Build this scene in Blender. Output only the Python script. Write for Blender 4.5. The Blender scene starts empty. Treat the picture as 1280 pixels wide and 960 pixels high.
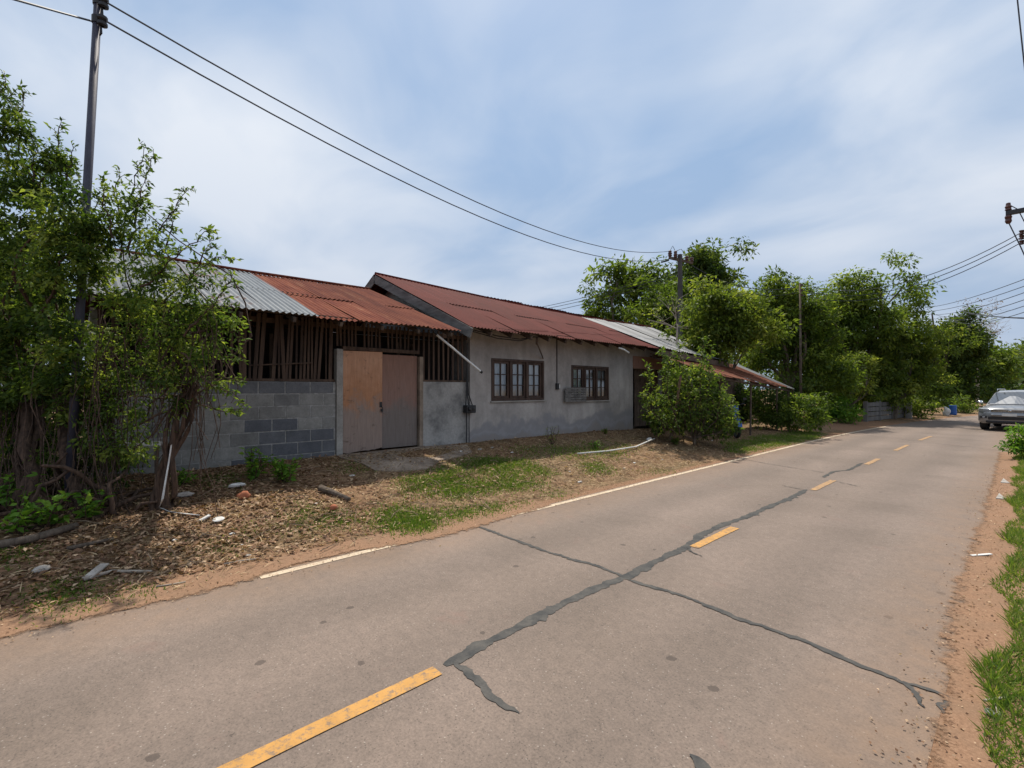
import bpy, math, random
import numpy as np
from mathutils import Vector, Matrix
random.seed(7); rng = np.random.default_rng(11)
R = math.radians
scene = bpy.context.scene
COL = scene.collection

# ------------------------------------------------------------------ camera
F_PX = 590.0; CAMH = 1.65
YAW = math.atan(640/F_PX); PITCH = math.atan(6/F_PX)
cam_d = bpy.data.cameras.new('camera'); cam = bpy.data.objects.new('camera', cam_d); COL.objects.link(cam)
cam_d.sensor_width = 36; cam_d.lens = F_PX/1280*36; cam_d.clip_start = .05; cam_d.clip_end = 3000
CL = Vector((0, 0, CAMH))
FW = Vector((-math.sin(YAW)*math.cos(PITCH), math.cos(YAW)*math.cos(PITCH), math.sin(PITCH)))
RT = Vector((math.cos(YAW), math.sin(YAW), 0)); UP = RT.cross(FW)
M = Matrix((RT, UP, -FW)).transposed().to_4x4(); M.translation = CL
cam.matrix_world = M
scene.camera = cam

def ray(px, py): return FW + RT*((px-640)/F_PX) + UP*((480-py)/F_PX)
def at_x(px, py, X):
    r = ray(px, py); return CL + r*(X/r.x)
def at_z(px, py, z):
    r = ray(px, py); return CL + r*((z-CAMH)/r.z)
def at_d(px, py, d): return CL + ray(px, py)*d

def ss(t):
    t = np.clip(t, 0, 1); return t*t*(3-2*t)
def bend(y):
    y = np.asarray(y, float); u = np.clip(y-16, 0, None)
    return np.where(u < 40, .0042*u*u, .0042*1600+.336*(u-40))
XL, XR = -4.59, -.33
def gh_np(x, y):
    x = np.asarray(x, float); y = np.asarray(y, float)
    b = bend(y); t = XL+b-x; r = x-(XR+b)
    A = .48-.22*ss((y-9)/9)
    n = np.sin(1.9*x+.7*y)*np.sin(2.3*y-.6*x)*.5+.3*np.sin(5.1*x+1.3)*np.sin(4.3*y+.4*x)+.2*np.sin(11*x+3*y)*np.sin(9.7*y-2*x)
    dm = ss((-6.2-x)/.5)*ss((y-2.6)/.5)*(1-ss((y-6.6)/.5))
    zl = A*ss(t/3.3)+.028*n*(1-dm)*ss(t/.7)*(1-ss((t-3.4)/.4))
    zr = .045*ss(r/.7)+.012*n*ss(r/.3)
    base = -.03*(1-ss((np.maximum(t, r)+.12)/.15))
    return base+np.where(t > 0, zl, 0)+np.where(r > 0, zr, 0)
def gh(x, y): return float(gh_np(x, y))
def on_g(px, py):
    z = .2
    for _ in range(25):
        p = at_z(px, py, z); z = .5*z+.5*gh(p.x, p.y)
    return Vector((p.x, p.y, gh(p.x, p.y)))

# ------------------------------------------------------------------ materials
def new_mat(name):
    m = bpy.data.materials.new(name); m.use_nodes = True
    nt = m.node_tree; b = nt.nodes['Principled BSDF']; return m, nt, b
def nd(nt, typ, **kw):
    n = nt.nodes.new(typ)
    for k, v in kw.items():
        if k in n.inputs: n.inputs[k].default_value = v
        else: setattr(n, k, v)
    return n
def coords(nt, scale=(1, 1, 1)):
    tc = nd(nt, 'ShaderNodeTexCoord'); mp = nd(nt, 'ShaderNodeMapping'); mp.inputs['Scale'].default_value = scale
    nt.links.new(tc.outputs['Object'], mp.inputs['Vector']); return mp.outputs['Vector']
def ramp(nt, fac, stops):
    r = nd(nt, 'ShaderNodeValToRGB'); e = r.color_ramp.elements
    while len(e) < len(stops): e.new(.5)
    for el, (p, c) in zip(e, stops): el.position = p; el.color = (*c, 1) if len(c) == 3 else c
    nt.links.new(fac, r.inputs['Fac']); return r.outputs['Color']
def noise(nt, vec, scale, detail=6, rough=.6, dist=0):
    n = nd(nt, 'ShaderNodeTexNoise', Scale=scale, Detail=detail, Roughness=rough, Distortion=dist)
    nt.links.new(vec, n.inputs['Vector']); return n.outputs['Fac']
def mix(nt, fac, a, b, typ='MIX'):
    m = nd(nt, 'ShaderNodeMix', data_type='RGBA', blend_type=typ)
    for s, v in ((m.inputs[0], fac), (m.inputs[6], a), (m.inputs[7], b)):
        if hasattr(v, 'is_linked') or hasattr(v, 'links'): nt.links.new(v, s)
        else: s.default_value = v if not isinstance(v, tuple) else (*v, 1)
    return m.outputs[2]
def math_n(nt, op, a, b=0., clamp=False):
    m = nd(nt, 'ShaderNodeMath', operation=op); m.use_clamp = clamp
    for i, v in enumerate((a, b)):
        if hasattr(v, 'links'): nt.links.new(v, m.inputs[i])
        else: m.inputs[i].default_value = v
    return m.outputs[0]
def bump(nt, b, h, strength=.3, dist=.01):
    n = nd(nt, 'ShaderNodeBump', Strength=strength, Distance=dist)
    nt.links.new(h, n.inputs['Height']); nt.links.new(n.outputs['Normal'], b.inputs['Normal'])
def pm(name, c1, c2, scale=4, rough=.8, bmp=.25, metal=0, stretch=(1, 1, 1), spec=.3, c3=None, lo=.35, hi=.65):
    m, nt, b = new_mat(name); v = coords(nt, stretch)
    n = noise(nt, v, scale); st = [(lo, c1), (hi, c2)]
    if c3: st = [(lo, c1), ((lo+hi)/2, c2), (hi, c3)]
    c = ramp(nt, n, st)
    n2 = noise(nt, v, scale*9, 4, .7)
    g = ramp(nt, n2, [(.3, (.72, .72, .72)), (.7, (1.15, 1.15, 1.15))])
    c = mix(nt, .7, c, g, 'MULTIPLY')
    nt.links.new(c, b.inputs['Base Color'])
    b.inputs['Roughness'].default_value = rough; b.inputs['Metallic'].default_value = metal
    b.inputs['Specular IOR Level'].default_value = spec
    if bmp: bump(nt, b, n2, bmp, .01)
    return m
def leaf_mat(name, dark, mid, light, trans=.3, rough=.55, spec=.14):
    m, nt, b = new_mat(name)
    a = nd(nt, 'ShaderNodeAttribute', attribute_name='rnd')
    c = ramp(nt, a.outputs['Fac'], [(.0, dark), (.5, mid), (.85, light), (1., tuple(min(1, x*1.25) for x in light))])
    nt.links.new(c, b.inputs['Base Color']); b.inputs['Roughness'].default_value = rough
    b.inputs['Specular IOR Level'].default_value = spec
    t = nd(nt, 'ShaderNodeBsdfTranslucent'); tc = mix(nt, 1., c, (1.6, 1.6, .65), 'MULTIPLY'); nt.links.new(tc, t.inputs['Color'])
    mx = nd(nt, 'ShaderNodeMixShader', Fac=trans)
    nt.links.new(b.outputs[0], mx.inputs[1]); nt.links.new(t.outputs[0], mx.inputs[2])
    nt.links.new(mx.outputs[0], nt.nodes['Material Output'].inputs['Surface']); return m

def ground_mat():
    m, nt, b = new_mat('verge_soil'); v = coords(nt)
    n1 = noise(nt, v, .9, 8, .65); n2 = noise(nt, v, 9, 8, .7, .6); n3 = noise(nt, v, 55, 4, .7)
    c = ramp(nt, n2, [(.30, (.07, .04, .025)), (.47, (.18, .105, .062)), (.60, (.28, .18, .105)), (.72, (.38, .27, .17))])
    c2 = ramp(nt, n2, [(.32, (.07, .05, .028)), (.5, (.17, .115, .065)), (.68, (.30, .22, .13))])
    c = mix(nt, ramp(nt, n1, [(.42, (0, 0, 0)), (.58, (1, 1, 1))]), c, c2)
    at = nd(nt, 'ShaderNodeAttribute', attribute_name='dirt')
    k = math_n(nt, 'ADD', at.outputs['Fac'], math_n(nt, 'MULTIPLY', math_n(nt, 'SUBTRACT', noise(nt, v, 5, 6, .7), .5), 1.1))
    k = ramp(nt, k, [(.4, (0, 0, 0)), (.62, (1, 1, 1))])
    d = ramp(nt, n3, [(.3, (.18, .10, .06)), (.6, (.27, .16, .098)), (.8, (.34, .22, .145))])
    c = mix(nt, k, c, d)
    nt.links.new(c, b.inputs['Base Color']); b.inputs['Roughness'].default_value = .95
    b.inputs['Specular IOR Level'].default_value = .1
    h = math_n(nt, 'ADD', n2, math_n(nt, 'MULTIPLY', n3, .6)); bump(nt, b, h, .8, .03); return m
def dirt_mat():
    m, nt, b = new_mat('orange_dirt'); v = coords(nt)
    n3 = noise(nt, v, 60, 5, .75); n1 = noise(nt, v, 4, 6, .65)
    d = ramp(nt, n3, [(.3, (.17, .10, .063)), (.55, (.26, .155, .096)), (.78, (.34, .22, .145))])
    c = mix(nt, ramp(nt, n1, [(.45, (0, 0, 0)), (.65, (.6, .6, .6))]), d, (.20, .13, .085))
    nt.links.new(c, b.inputs['Base Color']); b.inputs['Roughness'].default_value = .95
    b.inputs['Specular IOR Level'].default_value = .1
    bump(nt, b, n3, .6, .012)
    at = nd(nt, 'ShaderNodeAttribute', attribute_name='edge')
    k = math_n(nt, 'ADD', at.outputs['Fac'], math_n(nt, 'MULTIPLY', math_n(nt, 'SUBTRACT', math_n(nt, 'ADD', math_n(nt, 'MULTIPLY', noise(nt, v, 11, 6, .7), .6), math_n(nt, 'MULTIPLY', n3, .4)), .5), 1.5))
    t = nd(nt, 'ShaderNodeBsdfTransparent'); mx = nd(nt, 'ShaderNodeMixShader')
    nt.links.new(ramp(nt, k, [(.40, (0, 0, 0)), (.62, (1, 1, 1))]), mx.inputs[0]); nt.links.new(t.outputs[0], mx.inputs[1]); nt.links.new(b.outputs[0], mx.inputs[2])
    nt.links.new(mx.outputs[0], nt.nodes['Material Output'].inputs['Surface']); return m
def road_mat():
    m, nt, b = new_mat('worn_asphalt'); v = coords(nt)
    n1 = noise(nt, v, .55, 7, .62, .4); nf = noise(nt, v, 70, 5, .8); nm = noise(nt, v, 14, 6, .7)
    c = ramp(nt, n1, [(.3, (.143, .111, .089)), (.5, (.166, .129, .105)), (.7, (.196, .152, .125))])
    g = ramp(nt, nf, [(.30, (.5, .5, .51)), (.5, (1, 1, 1)), (.70, (1.42, 1.4, 1.36))])
    c = mix(nt, .8, c, g, 'MULTIPLY')
    g2 = ramp(nt, nm, [(.3, (.78, .78, .79)), (.6, (1.06, 1.05, 1.05))]); c = mix(nt, .8, c, g2, 'MULTIPLY')
    # scattered light and dark aggregate stones
    vo = nd(nt, 'ShaderNodeTexVoronoi', Scale=62.); nt.links.new(v, vo.inputs['Vector'])
    sel = nd(nt, 'ShaderNodeSeparateColor'); nt.links.new(vo.outputs['Color'], sel.inputs[0])
    near = math_n(nt, 'LESS_THAN', vo.outputs['Distance'], .26)
    lt = math_n(nt, 'MULTIPLY', near, math_n(nt, 'GREATER_THAN', sel.outputs[0], .93))
    dk = math_n(nt, 'MULTIPLY', near, math_n(nt, 'LESS_THAN', sel.outputs[0], .24))
    c = mix(nt, math_n(nt, 'MULTIPLY', lt, .42), c, (.42, .37, .32)); c = mix(nt, math_n(nt, 'MULTIPLY', dk, .7), c, (.075, .06, .05))
    # reddish scuffs and oil spots
    ns = noise(nt, v, 1.6, 8, .72, .3)
    c = mix(nt, ramp(nt, ns, [(.60, (0, 0, 0)), (.74, (.5, .5, .5))]), c, (.195, .118, .095))
    v2 = nd(nt, 'ShaderNodeTexVoronoi', Scale=2.9); nt.links.new(v, v2.inputs['Vector'])
    s2 = nd(nt, 'ShaderNodeSeparateColor'); nt.links.new(v2.outputs['Color'], s2.inputs[0])
    dd = math_n(nt, 'ADD', v2.outputs['Distance'], math_n(nt, 'MULTIPLY', math_n(nt, 'SUBTRACT', nm, .5), .16))
    sp = math_n(nt, 'MULTIPLY', math_n(nt, 'LESS_THAN', dd, .085), math_n(nt, 'GREATER_THAN', s2.outputs[1], .3))
    c = mix(nt, math_n(nt, 'MULTIPLY', sp, .75), c, (.07, .054, .045))
    # wheel tracks: paler bands worn along the lanes, dust drifting in from both edges
    sx = nd(nt, 'ShaderNodeSeparateXYZ'); nt.links.new(v, sx.inputs[0]); wn = math_n(nt, 'ADD', sx.outputs['X'], math_n(nt, 'MULTIPLY', n1, .5))
    band = math_n(nt, 'COSINE', math_n(nt, 'MULTIPLY', math_n(nt, 'ADD', wn, -XL-.8), 2*math.pi/1.06))
    c = mix(nt, 1., c, ramp(nt, math_n(nt, 'ADD', math_n(nt, 'MULTIPLY', band, .5), .5), [(.1, (.94, .94, .94)), (.9, (1.07, 1.065, 1.06))]), 'MULTIPLY')
    dl = math_n(nt, 'SUBTRACT', 1., math_n(nt, 'MULTIPLY', math_n(nt, 'SUBTRACT', sx.outputs['X'], XL), 1.25), True)
    dr_ = math_n(nt, 'SUBTRACT', 1., math_n(nt, 'MULTIPLY', math_n(nt, 'SUBTRACT', XR, sx.outputs['X']), 1.6), True)
    du = math_n(nt, 'MULTIPLY', math_n(nt, 'MAXIMUM', dl, dr_), ramp(nt, noise(nt, v, 3.5, 8, .75), [(.3, (.15, .15, .15)), (.65, (1, 1, 1))]))
    c = mix(nt, math_n(nt, 'MULTIPLY', du, .8), c, (.23, .15, .098))
    nt.links.new(c, b.inputs['Base Color']); b.inputs['Roughness'].default_value = .82
    b.inputs['Specular IOR Level'].default_value = .3
    bump(nt, b, nf, .55, .006); return m
def paint_mat(name, c, worn, amount=.5):
    m, nt, b = new_mat(name); v = coords(nt)
    n = noise(nt, v, 22, 8, .75); n2 = noise(nt, v, 90, 3, .7)
    k = ramp(nt, math_n(nt, 'ADD', math_n(nt, 'MULTIPLY', n, .7), math_n(nt, 'MULTIPLY', n2, .3)), [(amount, (0, 0, 0)), (amount+.1, (1, 1, 1))])
    n3 = ramp(nt, noise(nt, v, 6, 5, .6), [(.3, (.8, .8, .8)), (.7, (1.1, 1.1, 1.1))])
    c = mix(nt, 1., mix(nt, k, c, worn), n3, 'MULTIPLY')
    nt.links.new(c, b.inputs['Base Color']); b.inputs['Roughness'].default_value = .8; bump(nt, b, n2, .4, .004); return m
def roof_mat(name, stops, rough=.7, metal=0., streak=.6, spots=None, var=(.72, 1.2)):
    m, nt, b = new_mat(name); v = coords(nt, (.45, 5, .45)); w = coords(nt)
    n = noise(nt, v, 1.6, 7, .65); n2 = noise(nt, w, 1.3, 7, .65); n3 = noise(nt, w, 25, 4, .7)
    k = math_n(nt, 'ADD', math_n(nt, 'MULTIPLY', n, streak), math_n(nt, 'MULTIPLY', n2, 1-streak))
    c = ramp(nt, k, stops)
    g = ramp(nt, n3, [(.3, (.75, .75, .75)), (.7, (1.15, 1.15, 1.15))]); c = mix(nt, .7, c, g, 'MULTIPLY')
    if spots:
        c = mix(nt, ramp(nt, noise(nt, w, 1.7, 6, .7, .5), [(.57, (0, 0, 0)), (.63, (1, 1, 1))]), c, spots)
    at = nd(nt, 'ShaderNodeAttribute', attribute_name='rnd')
    g = ramp(nt, at.outputs['Fac'], [(0, (var[0],)*3), (1, (var[1],)*3)]); c = mix(nt, 1., c, g, 'MULTIPLY')
    nt.links.new(c, b.inputs['Base Color']); b.inputs['Roughness'].default_value = rough; b.inputs['Metallic'].default_value = metal; b.inputs['Specular IOR Level'].default_value = .07
    bump(nt, b, n3, .15, .004); return m
def plaster_mat():
    m, nt, b = new_mat('stained_plaster'); v = coords(nt); vs = coords(nt, (3, 3, .5))
    n1 = noise(nt, v, 1.1, 8, .65, .3); n2 = noise(nt, v, 14, 5, .7); n4 = noise(nt, vs, 1.3, 7, .6)
    c = ramp(nt, n1, [(.3, (.24, .225, .21)), (.5, (.34, .315, .295)), (.7, (.43, .40, .375))])
    c = mix(nt, .6, c, ramp(nt, n4, [(.3, (.7, .7, .7)), (.65, (1.1, 1.1, 1.1))]), 'MULTIPLY')
    c = mix(nt, .5, c, ramp(nt, n2, [(.3, (.8, .8, .8)), (.7, (1.12, 1.12, 1.12))]), 'MULTIPLY')
    sx = nd(nt, 'ShaderNodeSeparateXYZ'); nt.links.new(v, sx.inputs[0])
    lvl = math_n(nt, 'ADD', sx.outputs['Z'], math_n(nt, 'MULTIPLY', math_n(nt, 'SUBTRACT', noise(nt, v, 1.2, 6, .6), .5), 1.3))
    k = ramp(nt, lvl, [(.40, (1, 1, 1)), (.52, (0, 0, 0))])
    c = mix(nt, math_n(nt, 'MULTIPLY', k, .75), c, (.215, .21, .22))
    k2 = ramp(nt, lvl, [(.16, (0, 0, 0)), (.22, (.2, .2, .2)), (.30, (0, 0, 0))])
    c = mix(nt, k2, c, (.40, .40, .41))
    k3 = ramp(nt, lvl, [(.08, (1, 1, 1)), (.16, (0, 0, 0))])
    c = mix(nt, math_n(nt, 'MULTIPLY', k3, .6), c, (.25, .22, .20))
    # dark water runs under the eave
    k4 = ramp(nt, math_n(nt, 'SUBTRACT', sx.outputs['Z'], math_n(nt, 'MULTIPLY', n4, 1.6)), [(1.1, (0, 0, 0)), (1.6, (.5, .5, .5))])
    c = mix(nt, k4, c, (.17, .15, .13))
    nt.links.new(c, b.inputs['Base Color']); b.inputs['Roughness'].default_value = .9; b.inputs['Specular IOR Level'].default_value = .15
    bump(nt, b, n2, .25, .01); return m
def attr_mat(name, stops, scale, rough=.9):
    m, nt, b = new_mat(name); v = coords(nt)
    at = nd(nt, 'ShaderNodeAttribute', attribute_name='rnd')
    c = ramp(nt, at.outputs['Fac'], stops)
    n = noise(nt, v, scale, 7, .7); n2 = noise(nt, v, scale*7, 4, .75)
    c = mix(nt, .9, c, ramp(nt, n, [(.3, (.65, .65, .65)), (.65, (1.12, 1.12, 1.12))]), 'MULTIPLY')
    c = mix(nt, .7, c, ramp(nt, n2, [(.3, (.75, .75, .75)), (.7, (1.15, 1.15, 1.15))]), 'MULTIPLY')
    nt.links.new(c, b.inputs['Base Color']); b.inputs['Roughness'].default_value = rough; b.inputs['Specular IOR Level'].default_value = .15
    bump(nt, b, n2, .5, .008); return m
def door_mat(name, top, mid, foot, z0, z1):
    m, nt, b = new_mat(name); v = coords(nt); vs = coords(nt, (1, 9, .7))
    sx = nd(nt, 'ShaderNodeSeparateXYZ'); nt.links.new(v, sx.inputs[0])
    g = math_n(nt, 'DIVIDE', math_n(nt, 'SUBTRACT', sx.outputs['Z'], z0), z1-z0)
    n1 = noise(nt, v, 3.2, 8, .7, .4)
    k = math_n(nt, 'ADD', g, math_n(nt, 'MULTIPLY', math_n(nt, 'SUBTRACT', n1, .5), .8))
    c = ramp(nt, k, [(.12, foot), (.3, mid), (.75, top)])
    n2 = noise(nt, vs, 4, 6, .7)
    c = mix(nt, .7, c, ramp(nt, n2, [(.3, (.7, .68, .66)), (.7, (1.15, 1.15, 1.15))]), 'MULTIPLY')
    n3 = noise(nt, v, 6, 8, .75, .6)
    c = mix(nt, ramp(nt, n3, [(.58, (0, 0, 0)), (.70, (.75, .75, .75))]), c, (.07, .04, .025))
    nt.links.new(c, b.inputs['Base Color']); b.inputs['Roughness'].default_value = .75; bump(nt, b, n2, .25, .006); return m
def glass_mat():
    m, nt, b = new_mat('window_glass')
    t = nd(nt, 'ShaderNodeBsdfTransparent'); t.inputs[0].default_value = (.88, .92, .93, 1)
    g = nd(nt, 'ShaderNodeBsdfGlossy', Roughness=.06); g.inputs[0].default_value = (1, 1, 1, 1)
    f = nd(nt, 'ShaderNodeFresnel', IOR=1.6); mx = nd(nt, 'ShaderNodeMixShader')
    k = math_n(nt, 'ADD', math_n(nt, 'MULTIPLY', f.outputs[0], 1.0), .05, True)
    nt.links.new(k, mx.inputs[0]); nt.links.new(t.outputs[0], mx.inputs[1]); nt.links.new(g.outputs[0], mx.inputs[2])
    nt.links.new(mx.outputs[0], nt.nodes['Material Output'].inputs['Surface']); return m
def plain(name, c, rough=.5, metal=0., spec=.4, coat=0.):
    m, nt, b = new_mat(name); v = coords(nt)
    g = ramp(nt, noise(nt, v, 7, 5, .6), [(.3, (.88, .88, .88)), (.7, (1.06, 1.06, 1.06))])
    cc = mix(nt, 1., c, g, 'MULTIPLY'); nt.links.new(cc, b.inputs['Base Color'])
    b.inputs['Roughness'].default_value = rough; b.inputs['Metallic'].default_value = metal
    b.inputs['Specular IOR Level'].default_value = spec; b.inputs['Coat Weight'].default_value = coat; return m

MT = dict(
    ground=ground_mat(), dirt=dirt_mat(), road=road_mat(),
    white_line=paint_mat('cream_edge_paint', (.52, .42, .30), (.34, .22, .14), .50),
    yellow=paint_mat('yellow_road_paint', (.45, .23, .055), (.20, .135, .085), .50), yellow_worn=paint_mat('worn_yellow_paint', (.40, .225, .085), (.20, .14, .095), .46),
    tar=pm('grey_tar', (.042, .043, .043), (.088, .082, .074), 9, .7, .3, spec=.15),
    galv=roof_mat('galvanised_sheet', [(.3, (.12, .13, .138)), (.5, (.165, .178, .188)), (.68, (.22, .23, .235))], .5, .1, .7, None),
    galv_spot=roof_mat('galvanised_sheet_with_rust', [(.3, (.125, .13, .135)), (.5, (.17, .178, .185)), (.68, (.22, .225, .225))], .5, .1, .7, (.10, .052, .036)),
    whitesheet=roof_mat('pale_sheet', [(.3, (.19, .19, .19)), (.55, (.23, .23, .23)), (.7, (.27, .27, .265))], .5, .05, .7),
    rust=roof_mat('rusted_sheet', [(.28, (.06, .015, .010)), (.45, (.115, .028, .016)), (.58, (.165, .05, .026)), (.72, (.27, .16, .10))], .8, 0, .65),
    oldrust=roof_mat('faded_rust_sheet', [(.28, (.07, .022, .015)), (.45, (.13, .045, .028)), (.56, (.19, .085, .052)), (.7, (.30, .20, .14))], .8, 0, .7),
    redroof=roof_mat('red_oxide_sheet', [(.28, (.06, .0115, .0085)), (.5, (.092, .0155, .0115)), (.72, (.12, .022, .016))], .75, 0, .55, None, (.88, 1.08)),
    plaster=plaster_mat(),
    block=attr_mat('concrete_block', [(0, (.115, .12, .135)), (.35, (.15, .152, .16)), (.5, (.20, .195, .185)), (1, (.31, .30, .28))], 5),
    mortar=pm('mortar', (.21, .205, .195), (.38, .37, .355), 12, .95, .4),
    concrete=pm('rough_concrete', (.24, .225, .205), (.36, .34, .31), 3, .9, .4),
    render=pm('smeared_cement', (.16, .155, .15), (.30, .29, .275), 2.2, .92, .4, c3=(.36, .345, .325)),
    slab=pm('cement_slab', (.17, .13, .10), (.33, .26, .20), 2.5, .9, .4),
    slat=pm('weathered_slat', (.045, .029, .022), (.115, .074, .052), 3, .85, .4, stretch=(3, 3, .4)),
    darkwood=pm('dark_window_wood', (.035, .02, .015), (.085, .052, .038), 5, .6, .3, stretch=(2, 2, .5)),
    greywood=pm('grey_board', (.09, .085, .08), (.20, .19, .18), 3, .9, .5, stretch=(.5, 3, 3)),
    beam=pm('rafter_wood', (.06, .042, .032), (.13, .095, .07), 4, .85, .4),
    door1=door_mat('orange_plywood', (.56, .31, .19), (.40, .185, .09), (.27, .20, .165), .5, 2.3),
    door2=door_mat('purplish_plywood', (.26, .14, .10), (.235, .14, .112), (.17, .14, .125), .5, 2.3),
    glass=glass_mat(), curtain=pm('pale_curtain', (.42, .45, .49), (.62, .62, .60), 3, .9, .1, stretch=(1, 5, .4)),
    black=plain('black_plastic', (.018, .018, .02), .5), rubber=plain('tyre_rubber', (.02, .02, .02), .85),
    wire=plain('wire_sheath', (.035, .037, .045), .6), shade_board=pm('painted_shade_boards', (.012, .010, .009), (.03, .024, .02), 3, .95, .3), darkfloor=pm('earth_floor', (.05, .04, .03), (.1, .08, .06), 3, .95, .3),  # near-black boards: the shed's interior shade put into their colour
    steel=pm('dull_steel_pole', (.04, .04, .06), (.068, .069, .095), 6, .6, .15, metal=.1, stretch=(1, 1, .3)),
    darkcon=pm('dark_pole_concrete', (.05, .048, .048), (.095, .09, .088), 3, .9, .3, stretch=(2, 2, .4)), stemwood=pm('tan_stem_bark', (.12, .085, .06), (.25, .18, .13), 9, .95, .5), twig=pm('dry_twig', (.13, .085, .055), (.30, .22, .15), 9, .95, .3), polecon=pm('pole_concrete', (.11, .105, .10), (.19, .18, .17), 3, .9, .3, stretch=(2, 2, .4)),
    redins=plain('brown_porcelain', (.08, .032, .025), .25), white=pm('dirty_white_plastic', (.48, .46, .43), (.70, .69, .66), 8, .6, .1),
    tube=plain('white_tube', (.62, .62, .60), .4),
    bark=pm('grey_brown_bark', (.06, .045, .035), (.17, .135, .105), 8, .95, .7, stretch=(2, 2, .4)),
    vine=pm('reddish_vine_bark', (.04, .026, .02), (.12, .075, .052), 14, .95, .7, stretch=(2, 2, .5)),
    dead=pm('pale_dead_wood', (.24, .20, .165), (.42, .37, .31), 8, .9, .4),
    brick=pm('orange_brick', (.32, .10, .05), (.42, .16, .085), 8, .9, .5), stone=pm('pale_stone', (.28, .25, .22), (.45, .41, .37), 6, .9, .5),
    carpaint=plain('silver_grey_car_paint', (.27, .275, .282), .28, .55, .5, .6), carglass=plain('car_glass', (.06, .07, .08), .07, 0., 1.2, 1.),
    chrome=plain('chrome', (.7, .7, .7), .15, 1.), lamp=plain('headlamp_lens', (.35, .37, .39), .1, .3, .8, .8), blackgloss=plain('dark_grille', (.02, .02, .022), .35),
    blue=plain('blue_plastic', (.012, .07, .30), .4), pblue=plain('blue_barrel_plastic', (.012, .085, .32), .45),
    lf_vine=leaf_mat('vine_leaf', (.026, .052, .013), (.076, .126, .027), (.18, .225, .055), .46),
    lf_bright=leaf_mat('bright_weed_leaf', (.045, .11, .015), (.10, .21, .028), (.19, .30, .045), .4),
    lf_shrub=leaf_mat('shrub_leaf', (.036, .068, .015), (.088, .145, .03), (.21, .255, .06), .48),
    lf_yellow=leaf_mat('yellow_green_leaf', (.05, .078, .016), (.108, .155, .031), (.22, .25, .058), .5),
    lf_mid=leaf_mat('mid_green_leaf', (.044, .074, .016), (.10, .152, .03), (.19, .235, .052), .5),
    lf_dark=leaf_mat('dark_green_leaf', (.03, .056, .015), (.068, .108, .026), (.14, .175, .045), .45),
    lf_far=leaf_mat('far_pale_leaf', (.07, .09, .03), (.13, .155, .05), (.19, .20, .075), .4),
    lf_brown=leaf_mat('brown_leaf', (.06, .03, .018), (.12, .065, .035), (.20, .13, .07), .2),
    litter=leaf_mat('dry_leaf', (.085, .047, .03), (.23, .13, .078), (.43, .31, .205), .15, .8, .2),
    grass=leaf_mat('grass_blade', (.05, .09, .016), (.10, .175, .03), (.22, .25, .07), .4, .6, .15),
    drygrass=leaf_mat('straw', (.15, .10, .055), (.29, .205, .115), (.45, .345, .21), .15, .8, .2),
)

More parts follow.
